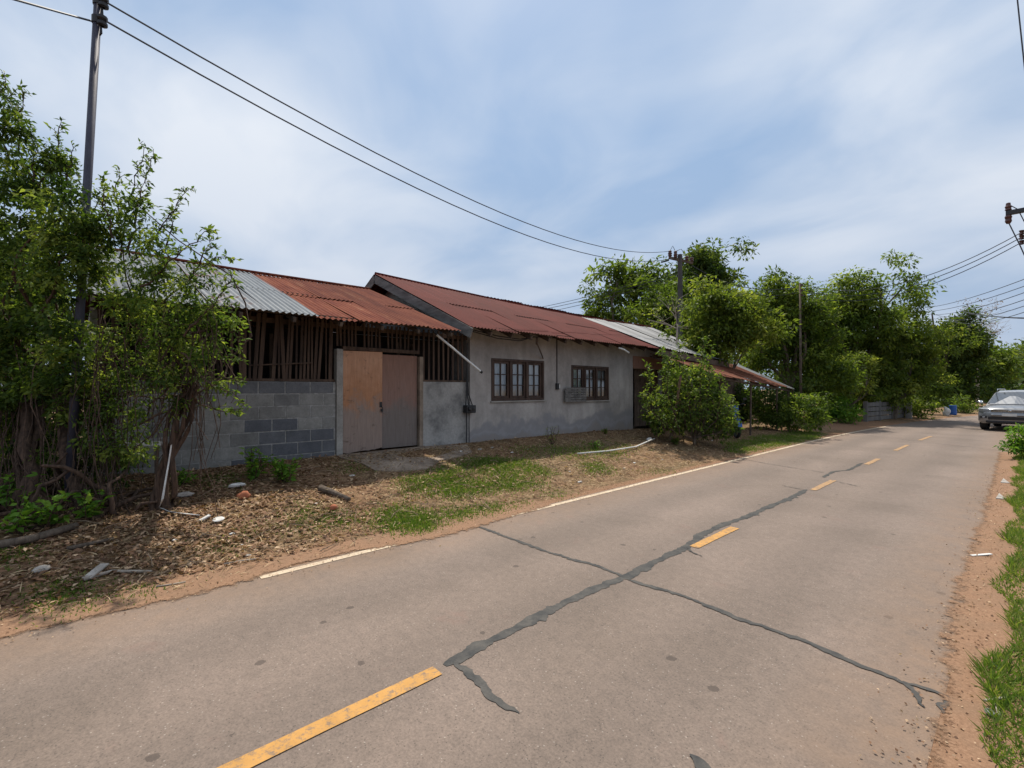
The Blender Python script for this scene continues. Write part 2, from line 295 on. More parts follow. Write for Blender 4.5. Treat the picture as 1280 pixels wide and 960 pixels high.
# ------------------------------------------------------------------ mesh helpers
ORG = {}
class MB:
    def __init__(s): s.v = []; s.f = []; s.mi = []; s.r = []
    def add(s, vs, fs, mi=0, r=.5):
        o = len(s.v); s.v += [Vector(p) for p in vs]
        for f in fs: s.f.append([o+i for i in f]); s.mi.append(mi); s.r.append(r)
    def box(s, a, b, mi=0, r=.5, rot=None, bev=0):
        x0, y0, z0 = a; x1, y1, z1 = b
        vs = [Vector((x, y, z)) for z in (z0, z1) for x, y in ((x0, y0), (x1, y0), (x1, y1), (x0, y1))]
        if rot:
            c = sum(vs, Vector())/8; vs = [c+rot@(p-c) for p in vs]
        s.add(vs, [(3, 2, 1, 0), (4, 5, 6, 7), (0, 1, 5, 4), (1, 2, 6, 5), (2, 3, 7, 6), (3, 0, 4, 7)], mi, r)
    def beam(s, p, q, w, h, mi=0, r=.5, up=Vector((0, 0, 1))):
        p = Vector(p); q = Vector(q); d = (q-p).normalized(); a = d.cross(up)
        if a.length < 1e-4: a = d.cross(Vector((1, 0, 0)))
        a.normalize(); b = a.cross(d).normalized(); a = a*w/2; b = b*h/2
        vs = [p-a-b, p+a-b, p+a+b, p-a+b, q-a-b, q+a-b, q+a+b, q-a+b]
        s.add(vs, [(3, 2, 1, 0), (4, 5, 6, 7), (0, 1, 5, 4), (1, 2, 6, 5), (2, 3, 7, 6), (3, 0, 4, 7)], mi, r)
    def tube(s, pts, rad, n=6, mi=0, r=.5, cap=True):
        pts = [Vector(p) for p in pts]; m = len(pts)
        if not hasattr(rad, '__len__'): rad = [rad]*m
        o = len(s.v); ref = Vector((.3, .2, 1)).normalized()
        for i, p in enumerate(pts):
            d = (pts[min(i+1, m-1)]-pts[max(i-1, 0)]).normalized()
            a = d.cross(ref)
            if a.length < .05: a = d.cross(Vector((1, 0, 0)))
            a.normalize(); b = d.cross(a)
            for k in range(n):
                t = 2*math.pi*k/n; s.v.append(p+(a*math.cos(t)+b*math.sin(t))*rad[i])
        for i in range(m-1):
            for k in range(n):
                s.f.append([o+i*n+k, o+i*n+(k+1) % n, o+(i+1)*n+(k+1) % n, o+(i+1)*n+k]); s.mi.append(mi); s.r.append(r)
        if cap:
            for i0, rev in ((0, True), ((m-1)*n, False)):
                f = [o+i0+k for k in range(n)]; s.f.append(f[::-1] if rev else f); s.mi.append(mi); s.r.append(r)
    def lathe(s, c, prof, n=16, axis=Vector((0, 0, 1)), mi=0, r=.5):
        axis = Vector(axis).normalized(); a = axis.cross(Vector((.37, .21, .9)))
        a.normalize(); b = axis.cross(a); o = len(s.v); c = Vector(c)
        for rr, h in prof:
            for k in range(n):
                t = 2*math.pi*k/n; s.v.append(c+axis*h+(a*math.cos(t)+b*math.sin(t))*max(rr, 1e-4))
        for i in range(len(prof)-1):
            for k in range(n):
                s.f.append([o+i*n+k, o+i*n+(k+1) % n, o+(i+1)*n+(k+1) % n, o+(i+1)*n+k]); s.mi.append(mi); s.r.append(r)
    def loft(s, secs, mi=0, closed=False, caps=True):
        n = len(secs[0]); o = len(s.v)
        for sec in secs: s.v += [Vector(p) for p in sec]
        for i in range(len(secs)-1):
            for k in range(n if closed else n-1):
                s.f.append([o+i*n+k, o+i*n+(k+1) % n, o+(i+1)*n+(k+1) % n, o+(i+1)*n+k]); s.mi.append(mi); s.r.append(.5)
        if caps:
            s.f.append([o+k for k in range(n)][::-1]); s.mi.append(mi); s.r.append(.5)
            s.f.append([o+(len(secs)-1)*n+k for k in range(n)]); s.mi.append(mi); s.r.append(.5)
    def rock(s, c, r3, seed, mi=0):
        rr = random.Random(seed); c = Vector(c); o = len(s.v); nu, nv = 9, 6
        ph = [rr.uniform(0, 6) for _ in range(6)]
        for j in range(nv+1):
            th = math.pi*j/nv
            for i in range(nu):
                f = 2*math.pi*i/nu
                d = Vector((math.sin(th)*math.cos(f), math.sin(th)*math.sin(f), math.cos(th)))
                k = 1+.22*math.sin(3*d.x+ph[0])*math.sin(2.5*d.y+ph[1])+.18*math.sin(4*d.z+ph[2]+2*d.x)
                s.v.append(c+Vector((d.x*r3[0], d.y*r3[1], d.z*r3[2]))*k)
        for j in range(nv):
            for i in range(nu):
                s.f.append([o+j*nu+i, o+(j+1)*nu+i, o+(j+1)*nu+(i+1) % nu, o+j*nu+(i+1) % nu]); s.mi.append(mi); s.r.append(.5)
    def build(s, name, mats, parent=None, smooth=False, loc=None, bev=0):
        if not isinstance(mats, (list, tuple)): mats = [mats]
        org = Vector(loc) if loc is not None else (ORG[parent.name] if parent else Vector())
        me = bpy.data.meshes.new(name); me.from_pydata([p-org for p in s.v], [], s.f)
        for m in mats: me.materials.append(m)
        me.polygons.foreach_set('material_index', s.mi)
        if smooth: me.polygons.foreach_set('use_smooth', [True]*len(s.f))
        a = me.attributes.new('rnd', 'FLOAT', 'FACE'); a.data.foreach_set('value', s.r)
        me.update()
        o = bpy.data.objects.new(name, me); COL.objects.link(o)
        if parent: o.parent = parent; ORG[o.name] = ORG[parent.name]
        else: o.location = org; ORG[o.name] = org
        if bev:
            md = o.modifiers.new('bevel', 'BEVEL'); md.width = bev; md.segments = 2; md.limit_method = 'ANGLE'
        return o
def tag(o, label, cat, group=None):
    o['label'] = label; o['category'] = cat
    if group: o['group'] = group
    return o
def thing(name, label, cat, loc, group=None, rotz=0):
    o = bpy.data.objects.new(name, None); COL.objects.link(o); o.empty_display_size = .3
    o.location = loc; o.rotation_euler.z = rotz; ORG[o.name] = Vector(loc) if not rotz else Vector()
    return tag(o, label, cat, group)
def struct(o, kind='structure'): o['kind'] = kind; return o

def np_mesh(name, V, k, mat, rnd=None, parent=None, loc=None):
    """V: (n*k,3) vertices, k per face"""
    V = np.asarray(V, np.float32).reshape(-1, 3); n = len(V)//k
    org = Vector(loc) if loc is not None else (ORG[parent.name] if parent else Vector())
    V = V-np.array(org, np.float32)
    me = bpy.data.meshes.new(name); me.vertices.add(n*k); me.vertices.foreach_set('co', V.ravel())
    me.loops.add(n*k); me.loops.foreach_set('vertex_index', np.arange(n*k, dtype=np.int32))
    me.polygons.add(n); me.polygons.foreach_set('loop_start', np.arange(0, n*k, k, dtype=np.int32))
    if rnd is not None:
        a = me.attributes.new('rnd', 'FLOAT', 'FACE'); a.data.foreach_set('value', np.clip(rnd, 0, 1).astype(np.float32))
    me.materials.append(mat); me.update(calc_edges=True); me.validate()
    o = bpy.data.objects.new(name, me); COL.objects.link(o)
    if parent: o.parent = parent; ORG[o.name] = ORG[parent.name]
    else: o.location = org; ORG[o.name] = org
    return o
def unit(a): return a/np.maximum(np.linalg.norm(a, axis=1, keepdims=True), 1e-6)
def leaf_verts(P, D, N, L, W):
    D = unit(D); S = unit(np.cross(D, N)); N = np.cross(S, D); L = L[:, None]; W = W[:, None]
    V = np.stack([P, P+.42*L*D+.5*W*S+.06*L*N, P+L*D-.12*L*N, P+.42*L*D-.5*W*S+.06*L*N], 1)
    return V.reshape(-1, 3)

# ------------------------------------------------------------------ world and sun
w = bpy.data.worlds.new('World'); scene.world = w; w.use_nodes = True
nt = w.node_tree; bg = nt.nodes['Background']
SUN = Vector((-.34, .30, .891)).normalized()
el = math.asin(SUN.z); az = math.atan2(SUN.x, SUN.y)
sky = nd(nt, 'ShaderNodeTexSky', sky_type='NISHITA'); sky.sun_disc = False
sky.sun_elevation = el; sky.sun_rotation = az % (2*math.pi); sky.air_density = 1.2; sky.dust_density = 3.5; sky.ozone_density = 1.0
tc = nd(nt, 'ShaderNodeTexCoord'); sp = nd(nt, 'ShaderNodeSeparateXYZ'); nt.links.new(tc.outputs['Generated'], sp.inputs[0])
zz = math_n(nt, 'ADD', math_n(nt, 'MAXIMUM', sp.outputs['Z'], 0.), .22)
cb = nd(nt, 'ShaderNodeCombineXYZ')
nt.links.new(math_n(nt, 'DIVIDE', sp.outputs['X'], zz), cb.inputs[0]); nt.links.new(math_n(nt, 'DIVIDE', sp.outputs['Y'], zz), cb.inputs[1])
mp = nd(nt, 'ShaderNodeMapping'); mp.inputs['Location'].default_value = (3.1, 1.7, .4); mp.inputs['Rotation'].default_value = (0, 0, R(35)); mp.inputs['Scale'].default_value = (.85, 1.15, 1)
nt.links.new(cb.outputs[0], mp.inputs[0])
cn = math_n(nt, 'ADD', math_n(nt, 'MULTIPLY', noise(nt, mp.outputs[0], .62, 5, .45, .3), .74), math_n(nt, 'MULTIPLY', noise(nt, mp.outputs[0], 2.0, 6, .5, .5), .26))
cm = ramp(nt, cn, [(.40, (.0, .0, .0)), (.46, (.30, .30, .30)), (.52, (.68, .68, .68)), (.585, (1, 1, 1))])
STR = .11
hz = ramp(nt, sp.outputs['Z'], [(0., (1, 1, 1)), (.10, (.8, .8, .8)), (.45, (0, 0, 0))])
cloud = tuple(c/STR for c in (.69, .735, .805)); hazec = tuple(c/STR for c in (.37, .45, .585))
blue = tuple(c/STR for c in (.255, .395, .605))
c = mix(nt, .82, sky.outputs[0], blue)
c = mix(nt, cm, c, cloud); c = mix(nt, math_n(nt, 'MULTIPLY', hz, .72), c, hazec)
nt.links.new(c, bg.inputs['Color']); bg.inputs['Strength'].default_value = STR
sd = bpy.data.lights.new('sun', 'SUN'); sd.energy = 4.7; sd.angle = R(.8); sd.color = (1, .925, .81)
so = bpy.data.objects.new('sun', sd); COL.objects.link(so); so.location = (0, 0, 40)
so.rotation_euler = SUN.to_track_quat('Z', 'Y').to_euler()
vs = scene.view_settings; vs.view_transform = 'Standard'; vs.look = 'None'; vs.exposure = .22; vs.gamma = 1
vs.use_curve_mapping = False
scene.cycles.use_denoising = True; scene.cycles.max_bounces = 8; scene.cycles.transparent_max_bounces = 12

# ------------------------------------------------------------------ ground, road
def axis(*segs):
    out = []
    for a, b, st in segs: out += list(np.arange(a, b, st))
    return np.array(out+[segs[-1][1]])
gx = axis((-600, -60, 60), (-60, -14, 4), (-14, -8.6, .4), (-8.6, -4, .075), (-4, -1, .6), (-1, 1.2, .08), (1.2, 6, .5), (6, 50, 6), (50, 600, 60))
gy = axis((-400, -40, 60), (-40, -6, 3), (-6, 16, .1), (16, 40, .4), (40, 120, 4), (120, 900, 60))
X, Y = np.meshgrid(gx, gy, indexing='ij'); Z = gh_np(X, Y)
nx, ny = X.shape
V = np.stack([X, Y, Z], -1).reshape(-1, 3)
ii = np.arange((nx-1)*(ny-1)); i = ii//(ny-1); j = ii % (ny-1)
fc = np.stack([i*ny+j, (i+1)*ny+j, (i+1)*ny+j+1, i*ny+j+1], 1)
me = bpy.data.meshes.new('ground'); me.vertices.add(len(V)); me.vertices.foreach_set('co', V.astype(np.float32).ravel())
me.loops.add(fc.size); me.loops.foreach_set('vertex_index', fc.ravel().astype(np.int32))
me.polygons.add(len(fc)); me.polygons.foreach_set('loop_start', np.arange(0, fc.size, 4, dtype=np.int32))
me.polygons.foreach_set('use_smooth', np.ones(len(fc), bool))
t = XL+bend(Y)-X; r = X-(XR+bend(Y))
wd = .16+.35*ss((5-Y)/7)          # the bare orange strip widens towards the viewer
dirt = np.where(t > -.2, 1.15-t/(2*wd), 0); dirt = np.where(r > -.1, np.maximum(0, 1.2-r/.75), dirt)
dirt = np.maximum(dirt, ((Y > 22) & (Y < 29) & (t > 0) & (t < 4))*.9)
a = me.attributes.new('dirt', 'FLOAT', 'POINT'); a.data.foreach_set('value', np.clip(dirt, 0, 1.2).ravel().astype(np.float32))
me.materials.append(MT['ground']); me.update(calc_edges=True)
g = bpy.data.objects.new('ground', me); COL.objects.link(g); struct(g)

def strip(name, ys, x0s, x1s, z0, mat, parent=None, nseg=1):
    m = MB(); vs = []; fs = []
    for y, a_, b_ in zip(ys, x0s, x1s):
        for k in range(nseg+1): vs.append((a_+(b_-a_)*k/nseg, y, z0))
    w_ = nseg+1
    for q in range(len(ys)-1):
        for k in range(nseg): fs.append((q*w_+k, q*w_+k+1, (q+1)*w_+k+1, (q+1)*w_+k))
    m.add(vs, fs); return m.build(name, mat, parent)
ys = list(np.arange(-40, 110, 1.)); bb = [float(bend(y)) for y in ys]
road = strip('road', ys, [XL-.05+b for b in bb], [XR+.03+b for b in bb], 0, MT['road'], nseg=4); struct(road)
ORG[road.name] = Vector()
# edge line, dashes
def gy_of(px, py): return at_z(px, py, 0).y
def line(y0, y1, x, w_, name, mat, z=.004, n=None):
    n = n or max(2, int((y1-y0)/.25)); ys = np.linspace(y0, y1, n+1)
    b = bend(ys); jl = rng.normal(0, w_*.018, n+1); jr = rng.normal(0, w_*.018, n+1)
    return strip(name, ys, x-w_/2+b+jl, x+w_/2+b+jr, z, mat, road)
line(at_z(322, 719, 0).y, 26.5, XL+.06, .085, 'edge_line', MT['white_line'])
XC = at_z(892, 671, 0).x
for a_, b_ in (((200, 995), (551, 842)), ((866, 684), (919, 660)), ((1010, 612), (1037, 600)), ((1075, 580), (1091, 573)), ((1115, 563), (1131, 556)), ((1143, 550), (1156, 545))):
    ya, yb = gy_of(*a_), gy_of(*b_); xm = (at_z(*a_, 0).x+at_z(*b_, 0).x)/2
    line(ya, yb, XC+.02, .10, 'centre_dash', MT['yellow' if ya < 7 else 'yellow_worn'], .0055, max(6, int((yb-ya)/.2)))
# tar-filled cracks
TZ = [.003]
def ribbon(m, pix, w_, drip=0.):
    TZ[0] += .0004; zt_ = TZ[0]
    pts = [at_z(x, y, 0) for x, y in pix]; P = []
    for p, q in zip(pts, pts[1:]):
        n = max(1, int((q-p).length/.022))
        P += [p.lerp(q, k/n) for k in range(n)]
    P.append(pts[-1]); n = len(P); wob = 0; L_ = []; R_ = []; dr = 0
    for k, p in enumerate(P):
        d = (P[min(k+2, n-1)]-P[max(k-2, 0)]).normalized(); s = Vector((d.y, -d.x, 0))
        wob = .85*wob+random.gauss(0, .004); tp = min(1, (min(k, n-1-k)+1.5)/5)
        if random.random() < .12: dr = random.random()**1.5*drip
        dr *= .62
        ww = w_*(1+.18*math.sin(k*.21)+.12*math.sin(k*.57+1))
        L_.append(p-s*(ww*.5*tp+random.gauss(0, .0035))+s*wob); R_.append(p+s*(ww*.5*tp+dr+random.gauss(0, .0045))+s*wob)
    vs = [(v.x, v.y, zt_) for v in L_]+[(v.x, v.y, zt_) for v in R_]
    m.add(vs, [(k, n+k, n+k+1, k+1) for k in range(n-1)])
m = MB(); ribbon(m, [(556, 832), (600, 806), (650, 783), (700, 757), (745, 736), (785, 720), (820, 702), (850, 688), (878, 668), (905, 655), (935, 645), (960, 634), (990, 622), (1008, 612)], .082, .075)
m.build('tar_seal', MT['tar'], road)
m = MB(); ribbon(m, [(1030, 597), (1040, 590), (1060, 588), (1078, 579)], .06, .03); m.build('tar_seal', MT['tar'], road)
m = MB(); ribbon(m, [(566, 830), (582, 838), (600, 853), (618, 874), (636, 884), (650, 891)], .045, .02); m.build('tar_seal', MT['tar'], road)
m = MB(); ribbon(m, [(600, 659), (640, 674), (690, 692), (745, 707), (783, 722)], .042, .015); m.build('tar_seal', MT['tar'], road)
m = MB(); ribbon(m, [(785, 725), (850, 743), (920, 772), (1000, 799), (1060, 826), (1110, 846), (1132, 856)], .042, .016)
ribbon(m, [(1128, 853), (1145, 867), (1153, 880), (1160, 885)], .028, .008); ribbon(m, [(1128, 853), (1160, 864), (1185, 873), (1178, 884), (1180, 893)], .03, .008)
m.build('tar_seal', MT['tar'], road)
m = MB(); ribbon(m, [(862, 944), (874, 953), (884, 975), (890, 1000)], .06, .015); m.build('tar_seal', MT['tar'], road)
m = MB(); ribbon(m, [(858, 685), (868, 692), (878, 696)], .018); ribbon(m, [(920, 572), (960, 580), (1030, 591)], .016); ribbon(m, [(978, 607), (1008, 613)], .014); ribbon(m, [(1045, 602), (1075, 609)], .014)
m.build('road_crack', MT['tar'], road)
# dirt spilled over the edges of the asphalt
def spill(inner, outer_off, name):
    pts = [at_z(x, y, 0) for x, y in inner]; P = []
    for p, q in zip(pts, pts[1:]):
        n = max(1, int((q-p).length/.05)); P += [p.lerp(q, k/n) for k in range(n)]
    P.append(pts[-1]); m = MB(); vs = []; n = len(P); wob = 0; ed = []; sg = 1 if outer_off < 0 else -1
    for k, p in enumerate(P):
        wob = .8*wob+random.gauss(0, .008); xi = p.x+wob+random.gauss(0, .006); b = float(bend(p.y))
        xe = (XL if outer_off < 0 else XR)+b; xo = xe+outer_off
        for u, e in ((-1, 0), (0, .5), (.35, 1), (.7, 1), (1., 1)):
            x = xi+sg*.13 if u < 0 else xi+(xo-xi)*u; on = (x > xe-.1) if sg > 0 else (x < xe+.1)
            z = max(gh(x, p.y)+.004, (.0085 if e < 1 else .009+.004*u) if on else -1)
            vs.append((x, p.y, z)); ed.append(e)
    fs = [(k*5+u, k*5+u+1, k*5+u+6, k*5+u+5) if outer_off > 0 else (k*5+u+1, k*5+u, k*5+u+5, k*5+u+6) for k in range(n-1) for u in range(4)]
    m.add(vs, fs); o = m.build(name, MT['dirt'], smooth=True)
    a = o.data.attributes.new('edge', 'FLOAT', 'POINT'); a.data.foreach_set('value', ed); struct(o); return o
spill([(-260, 850), (0, 798), (120, 771), (230, 748), (318, 724), (380, 703), (440, 690), (500, 682), (560, 670), (610, 655), (690, 632)], -.35, 'dirt_shoulder')
spill([(1150, 1100), (1168, 955), (1178, 905), (1183, 870), (1182, 830), (1186, 790), (1192, 745), (1196, 722), (1212, 690), (1222, 655), (1232, 630), (1240, 603), (1246, 580), (1250, 565)], .45, 'dirt_shoulder')

# ------------------------------------------------------------------ scatter helpers
def in_poly(x, y, poly):
    c = np.zeros(len(x), bool); n = len(poly)
    for k in range(n):
        x1, y1 = poly[k]; x2, y2 = poly[(k+1) % n]
        c ^= ((y1 > y) != (y2 > y)) & (x < (x2-x1)*(y-y1)/(y2-y1+1e-9)+x1)
    return c
def scatter_poly(pix, n, soft=.12):
    poly = [on_g(*p)[:2] for p in pix]; xs = [p[0] for p in poly]; ys = [p[1] for p in poly]
    k = n*4; x = rng.uniform(min(xs), max(xs), k); y = rng.uniform(min(ys), max(ys), k)
    ok = in_poly(x, y, poly); dens = .5+.5*np.sin(3.1*x+1.7*y)*np.sin(4.3*y-1.1*x+2); dens = dens*(.5+.5*np.sin(9.1*x+3*y)*np.sin(8.3*y-2.7*x)); ok &= rng.random(k) < .08+1.5*dens
    x = x[ok][:n]; y = y[ok][:n]
    x = x+rng.normal(0, soft, len(x)); y = y+rng.normal(0, soft, len(y)); return x, y
def blades(x, y, h, wd_, lean=.5):
    n = len(x); z = gh_np(x, y); P = np.stack([x, y, z-.005], 1)
    D = np.stack([rng.normal(0, lean, n), rng.normal(0, lean, n), np.ones(n)], 1)
    N = rng.normal(0, 1, (n, 3)); N[:, 2] *= .3
    L = h*rng.uniform(.45, 1.3, n); return leaf_verts(P, D, N, L, np.full(n, wd_)*rng.uniform(.7, 1.3, n))
def stuff(o): return struct(o, 'stuff')
# green grass patches on the verge
Vs = []; rs = []
for pix, n, h in (([(500, 600), (560, 585), (600, 572), (650, 575), (688, 588), (680, 606), (610, 616), (560, 622), (505, 618)], 6500, .075),
                  ([(474, 640), (500, 634), (540, 642), (545, 660), (520, 668), (478, 664)], 1700, .075),
                  ([(545, 640), (590, 635), (650, 625), (655, 632), (590, 645), (550, 652)], 900, .06), ([(690, 617), (702, 612), (700, 622), (690, 624)], 160, .06),
                  ([(60, 735), (100, 732), (105, 748), (60, 750)], 350, .05), ([(690, 562), (760, 552), (800, 560), (765, 574), (700, 576)], 600, .13), ([(80, 752), (115, 748), (110, 764), (82, 762)], 200, .05), ([(165, 735), (190, 733), (188, 746), (168, 746)], 150, .05),
                  ([(365, 640), (385, 628), (420, 640), (440, 652), (395, 660), (365, 672)], 500, .045), ([(310, 660), (335, 655), (330, 672)], 200, .05),
                  ([(400, 648), (450, 640), (460, 652), (420, 660)], 280, .05), ([(255, 675), (290, 675), (285, 688)], 150, .05),
                  ([(730, 582), (760, 575), (765, 590), (735, 594)], 420, .08), ([(800, 590), (830, 585), (835, 592)], 120, .05),
                  ([(905, 555), (950, 548), (1025, 541), (1020, 548), (960, 560), (915, 568)], 4500, .09), ([(925, 548), (1000, 540), (1024, 540), (960, 548)], 1500, .09),
                  ([(470, 588), (430, 592), (420, 580), (440, 575)], 300, .05), ([(640, 560), (690, 555), (700, 570), (650, 575)], 350, .08),
                  ([(225, 600), (290, 590), (300, 606), (235, 612)], 600, .06), ([(0, 690), (15, 680), (18, 700), (0, 705)], 300, .06)):
    x, y = scatter_poly(pix, int(n*2.6)); V_ = blades(x, y, h*.72, .010, .8); Vs.append(V_); rs.append(np.clip(rng.normal(.48, .2, len(x)), 0, 1))
stuff(np_mesh('grass', np.concatenate(Vs), 4, MT['grass'], np.concatenate(rs)))
# grass along the right shoulder
n = 85000; y = 1.0+rng.random(n)**1.6*25; x = -.11+rng.random(n)**1.4*1.6+bend(y)+.05*np.sin(3*y)+.03*np.sin(7.3*y+1)
V_ = blades(x, y, .078+.02*np.sin(2*y)+.018*np.sin(5*y+2)+.06*np.clip(x-bend(y), 0, 1), .0075, .7)
stuff(np_mesh('grass', V_, 4, MT['grass'], np.clip(rng.normal(.55, .2, n), 0, 1)))
# dry straw on the verge
n = 42000; y = rng.uniform(-3.5, 18, n); x = XL-.12-rng.random(n)**.9*3.2+bend(y)
ok = rng.random(n) < .25+.75*(.5+.5*np.sin(2.1*x+1.3*y)*np.sin(1.7*y-.9*x)); x = x[ok]; y = y[ok]; n = len(x)
P = np.stack([x, y, gh_np(x, y)+.006], 1); D = np.stack([rng.normal(0, 1, n), rng.normal(0, 1, n), rng.uniform(-.05, .45, n)], 1)
N = np.stack([rng.normal(0, .4, n), rng.normal(0, .4, n), np.ones(n)], 1)
stuff(np_mesh('dry_straw', leaf_verts(P, D, N, rng.uniform(.04, .17, n), rng.uniform(.004, .009, n)), 4, MT['drygrass'], rng.random(n)))
# fallen leaves
n = 42000; y = np.where(rng.random(n) < .5, rng.uniform(-3.5, 16, n), rng.normal(.3, 1.6, n)); x = XL-.3-rng.random(n)**.8*3.2+bend(y)
ok = rng.random(n) < np.where(y < 2.6, 1., .55); x = x[ok]; y = y[ok]; n = len(x)
P = np.stack([x, y, gh_np(x, y)+rng.uniform(.003, .03, n)], 1); D = np.stack([rng.normal(0, 1, n), rng.normal(0, 1, n), rng.normal(0, .2, n)], 1)
N = np.stack([rng.normal(0, .35, n), rng.normal(0, .35, n), np.ones(n)], 1); L = .02+.062*rng.random(n)**1.5
stuff(np_mesh('fallen_leaves', leaf_verts(P, D, N, L, L*rng.uniform(.3, .6, n)), 4, MT['litter'], np.clip(rng.normal(.48, .24, n), 0, 1)))
# dry twigs
m = MB()
for k in range(420):
    y = random.uniform(-3.2, 13); x = XL-.25-random.random()**.9*3.1+float(bend(y)); a_ = random.uniform(0, 6.28); L_ = random.uniform(.08, .38); p = Vector((x, y, gh(x, y)+.012)); q = p+Vector((math.cos(a_)*L_, math.sin(a_)*L_, 0)); q.z = gh(q.x, q.y)+random.uniform(.008, .05)
    if q.x > XL-.12: continue
    m.tube([p, p.lerp(q, .5)+Vector((random.gauss(0, .012), random.gauss(0, .012), .012)), q], random.uniform(.0025, .006), 4, cap=False)
stuff(m.build('twigs', MT['twig']))
# grit and crumbs on the dirt and road edge
n = 5000; y = rng.uniform(-2, 14, n); side = rng.random(n) < .5
x = np.where(side, XR+rng.normal(.05, .12, n), XL+rng.normal(-.05, .16, n))+bend(y)
P = np.stack([x, y, np.maximum(gh_np(x, y), 0)+.012], 1); D = rng.normal(0, 1, (n, 3)); D[:, 2] *= .3; N = rng.normal(0, .6, (n, 3)); N[:, 2] = 1
L = rng.uniform(.006, .022, n)
stuff(np_mesh('grit', leaf_verts(P, D, N, L, L*.7), 4, MT['litter'], rng.random(n)))

# ------------------------------------------------------------------ buildings
XF = -8.2
def fy(px): return at_x(px, 480, XF).y
def fz(px, py, X=XF): return at_x(px, py, X).z
def corr(m, A, B, C, D, sheet=.72, waves=8, rows=3, pal=None, amp=.012, lap=True, jag=.03, seed=1, sag=0., mi=None, over=(0, 1)):
    """corrugated patch: A,B ridge (left,right); D,C eave. one sheet = one overlapping strip"""
    A, B, C, D = map(Vector, (A, B, C, D)); rr = random.Random(seed)
    ln = ((B-A).length+(C-D).length)/2; ns = max(1, round(ln/sheet))
    nrm = (B-A).cross(D-A).normalized()
    if nrm.z < 0: nrm = -nrm
    for s in range(ns):
        u0 = s/ns-.004; u1 = (s+1)/ns+.004; npt = waves*6
        for part in ((0, .55), (.5, 1.)) if lap else ((0, 1.),):
            v0, v1 = part; lift = (.012 if part[0] == 0 and lap else 0)+(.004 if s % 2 else 0)
            ext = rr.uniform(-jag, jag)/max(.1, (D-A).length) if v1 == 1. else rr.uniform(-.01, .01)
            tilt = rr.uniform(-.5, .5)*jag/2; val = rr.random(); vs = []
            for r_ in range(rows+1):
                v = v0+(v1+ext-v0)*r_/rows
                for k in range(npt+1):
                    u = u0+(u1-u0)*k/npt
                    p = A.lerp(B, u).lerp(D.lerp(C, u), v)
                    wv = math.sin(k/npt*waves*2*math.pi)*amp
                    sg = -sag*math.sin(math.pi*min(1, max(0, u)))*(1-v*.5)
                    ed = tilt*(v-v0)+(.015*math.sin(s*2.1+v*3) if v1 == 1. else 0)
                    vs.append(p+nrm*(wv+lift+ed)+Vector((0, 0, sg)))
            w_ = npt+1
            fs = [(r_*w_+k, (r_+1)*w_+k, (r_+1)*w_+k+1, r_*w_+k+1) for r_ in range(rows) for k in range(npt)]
            m.add(vs, fs, pal(s, ns, part[0] == 0) if pal else 0, val)
def wall_y(m, X, y0, y1, z0, z1, holes, th, mi=0):
    """wall in the plane X facing +X with rectangular openings"""
    ys = sorted({y0, y1, *[h[0] for h in holes], *[h[1] for h in holes]}); zs = sorted({z0, z1, *[h[2] for h in holes], *[h[3] for h in holes]})
    for a_, b_ in zip(ys, ys[1:]):
        for c_, d_ in zip(zs, zs[1:]):
            if any(h[0] <= (a_+b_)/2 <= h[1] and h[2] <= (c_+d_)/2 <= h[3] for h in holes): continue
            m.add([(X, a_, c_), (X, b_, c_), (X, b_, d_), (X, a_, d_)], [(0, 1, 2, 3)], mi)
            m.add([(X-th, a_, c_), (X-th, b_, c_), (X-th, b_, d_), (X-th, a_, d_)], [(3, 2, 1, 0)], mi)
    for a_, b_, c_, d_ in list(holes)+[(y0, y1, z0, z1)]:
        q = [(a_, c_), (b_, c_), (b_, d_), (a_, d_)]
        for (p1, p2), (p3, p4) in zip(q, q[1:]+q[:1]):
            m.add([(X, p1, p2), (X, p3, p4), (X-th, p3, p4), (X-th, p1, p2)], [(0, 1, 2, 3)], mi)

EXI = XF-.10
# --- shed (left): breeze-block wall, slatted upper part, patched tin roof
ZB = .46; ZT = 1.77
shed = thing('shed', 'low concrete-block shed with dark slats and a patched grey and rusty tin roof', 'shed', (XF, 3, ZB))
Y0 = .12; YP0, YP1 = fy(420), fy(428.5); YD1 = fy(524); YD2 = fy(528.5); YE = fy(585.5); YM = fy(478.5)
# blocks
m = MB(); rw = (ZT-ZB+.1)/7; z = ZB-.1
m.box((XF-.14, Y0, ZB-.12), (XF-.006, YP0-.005, ZT-.004), 1)
for row in range(7):
    y = Y0-(.2 if row % 2 else 0)+random.uniform(-.02, .02)
    while y < YP0-.01:
        ww = .40; a_ = max(y, Y0); b_ = min(y+ww, YP0-.004)
        if b_-a_ > .05:
            fr = (a_+b_)/2; blue = (row in (0, 1) and fr > 1.9) or (row == 2 and fr > 2.2) or (row == 3 and 2.0 < fr < 2.75)
            v = random.uniform(.02, .34) if blue else random.uniform(.42, .9)*(.8 if row == 6 else 1)
            if row == 6: v = .3+random.uniform(0, .15)
            x_ = XF+random.uniform(-.003, .003); j = .006; e = .004
            vs = [(x_-.02, a_+j, z+j), (x_-.02, b_-j, z+j), (x_-.02, b_-j, z+rw-j), (x_-.02, a_+j, z+rw-j), (x_, a_+j+e, z+j+e), (x_, b_-j-e, z+j+e), (x_, b_-j-e, z+rw-j-e), (x_, a_+j+e, z+rw-j-e)]
            m.add(vs, [(4, 5, 6, 7), (0, 1, 5, 4), (1, 2, 6, 5), (2, 3, 7, 6), (3, 0, 4, 7)], 0, v)
        y += ww
    z += rw
m.build('block_wall', [MT['block'], MT['mortar']], shed)
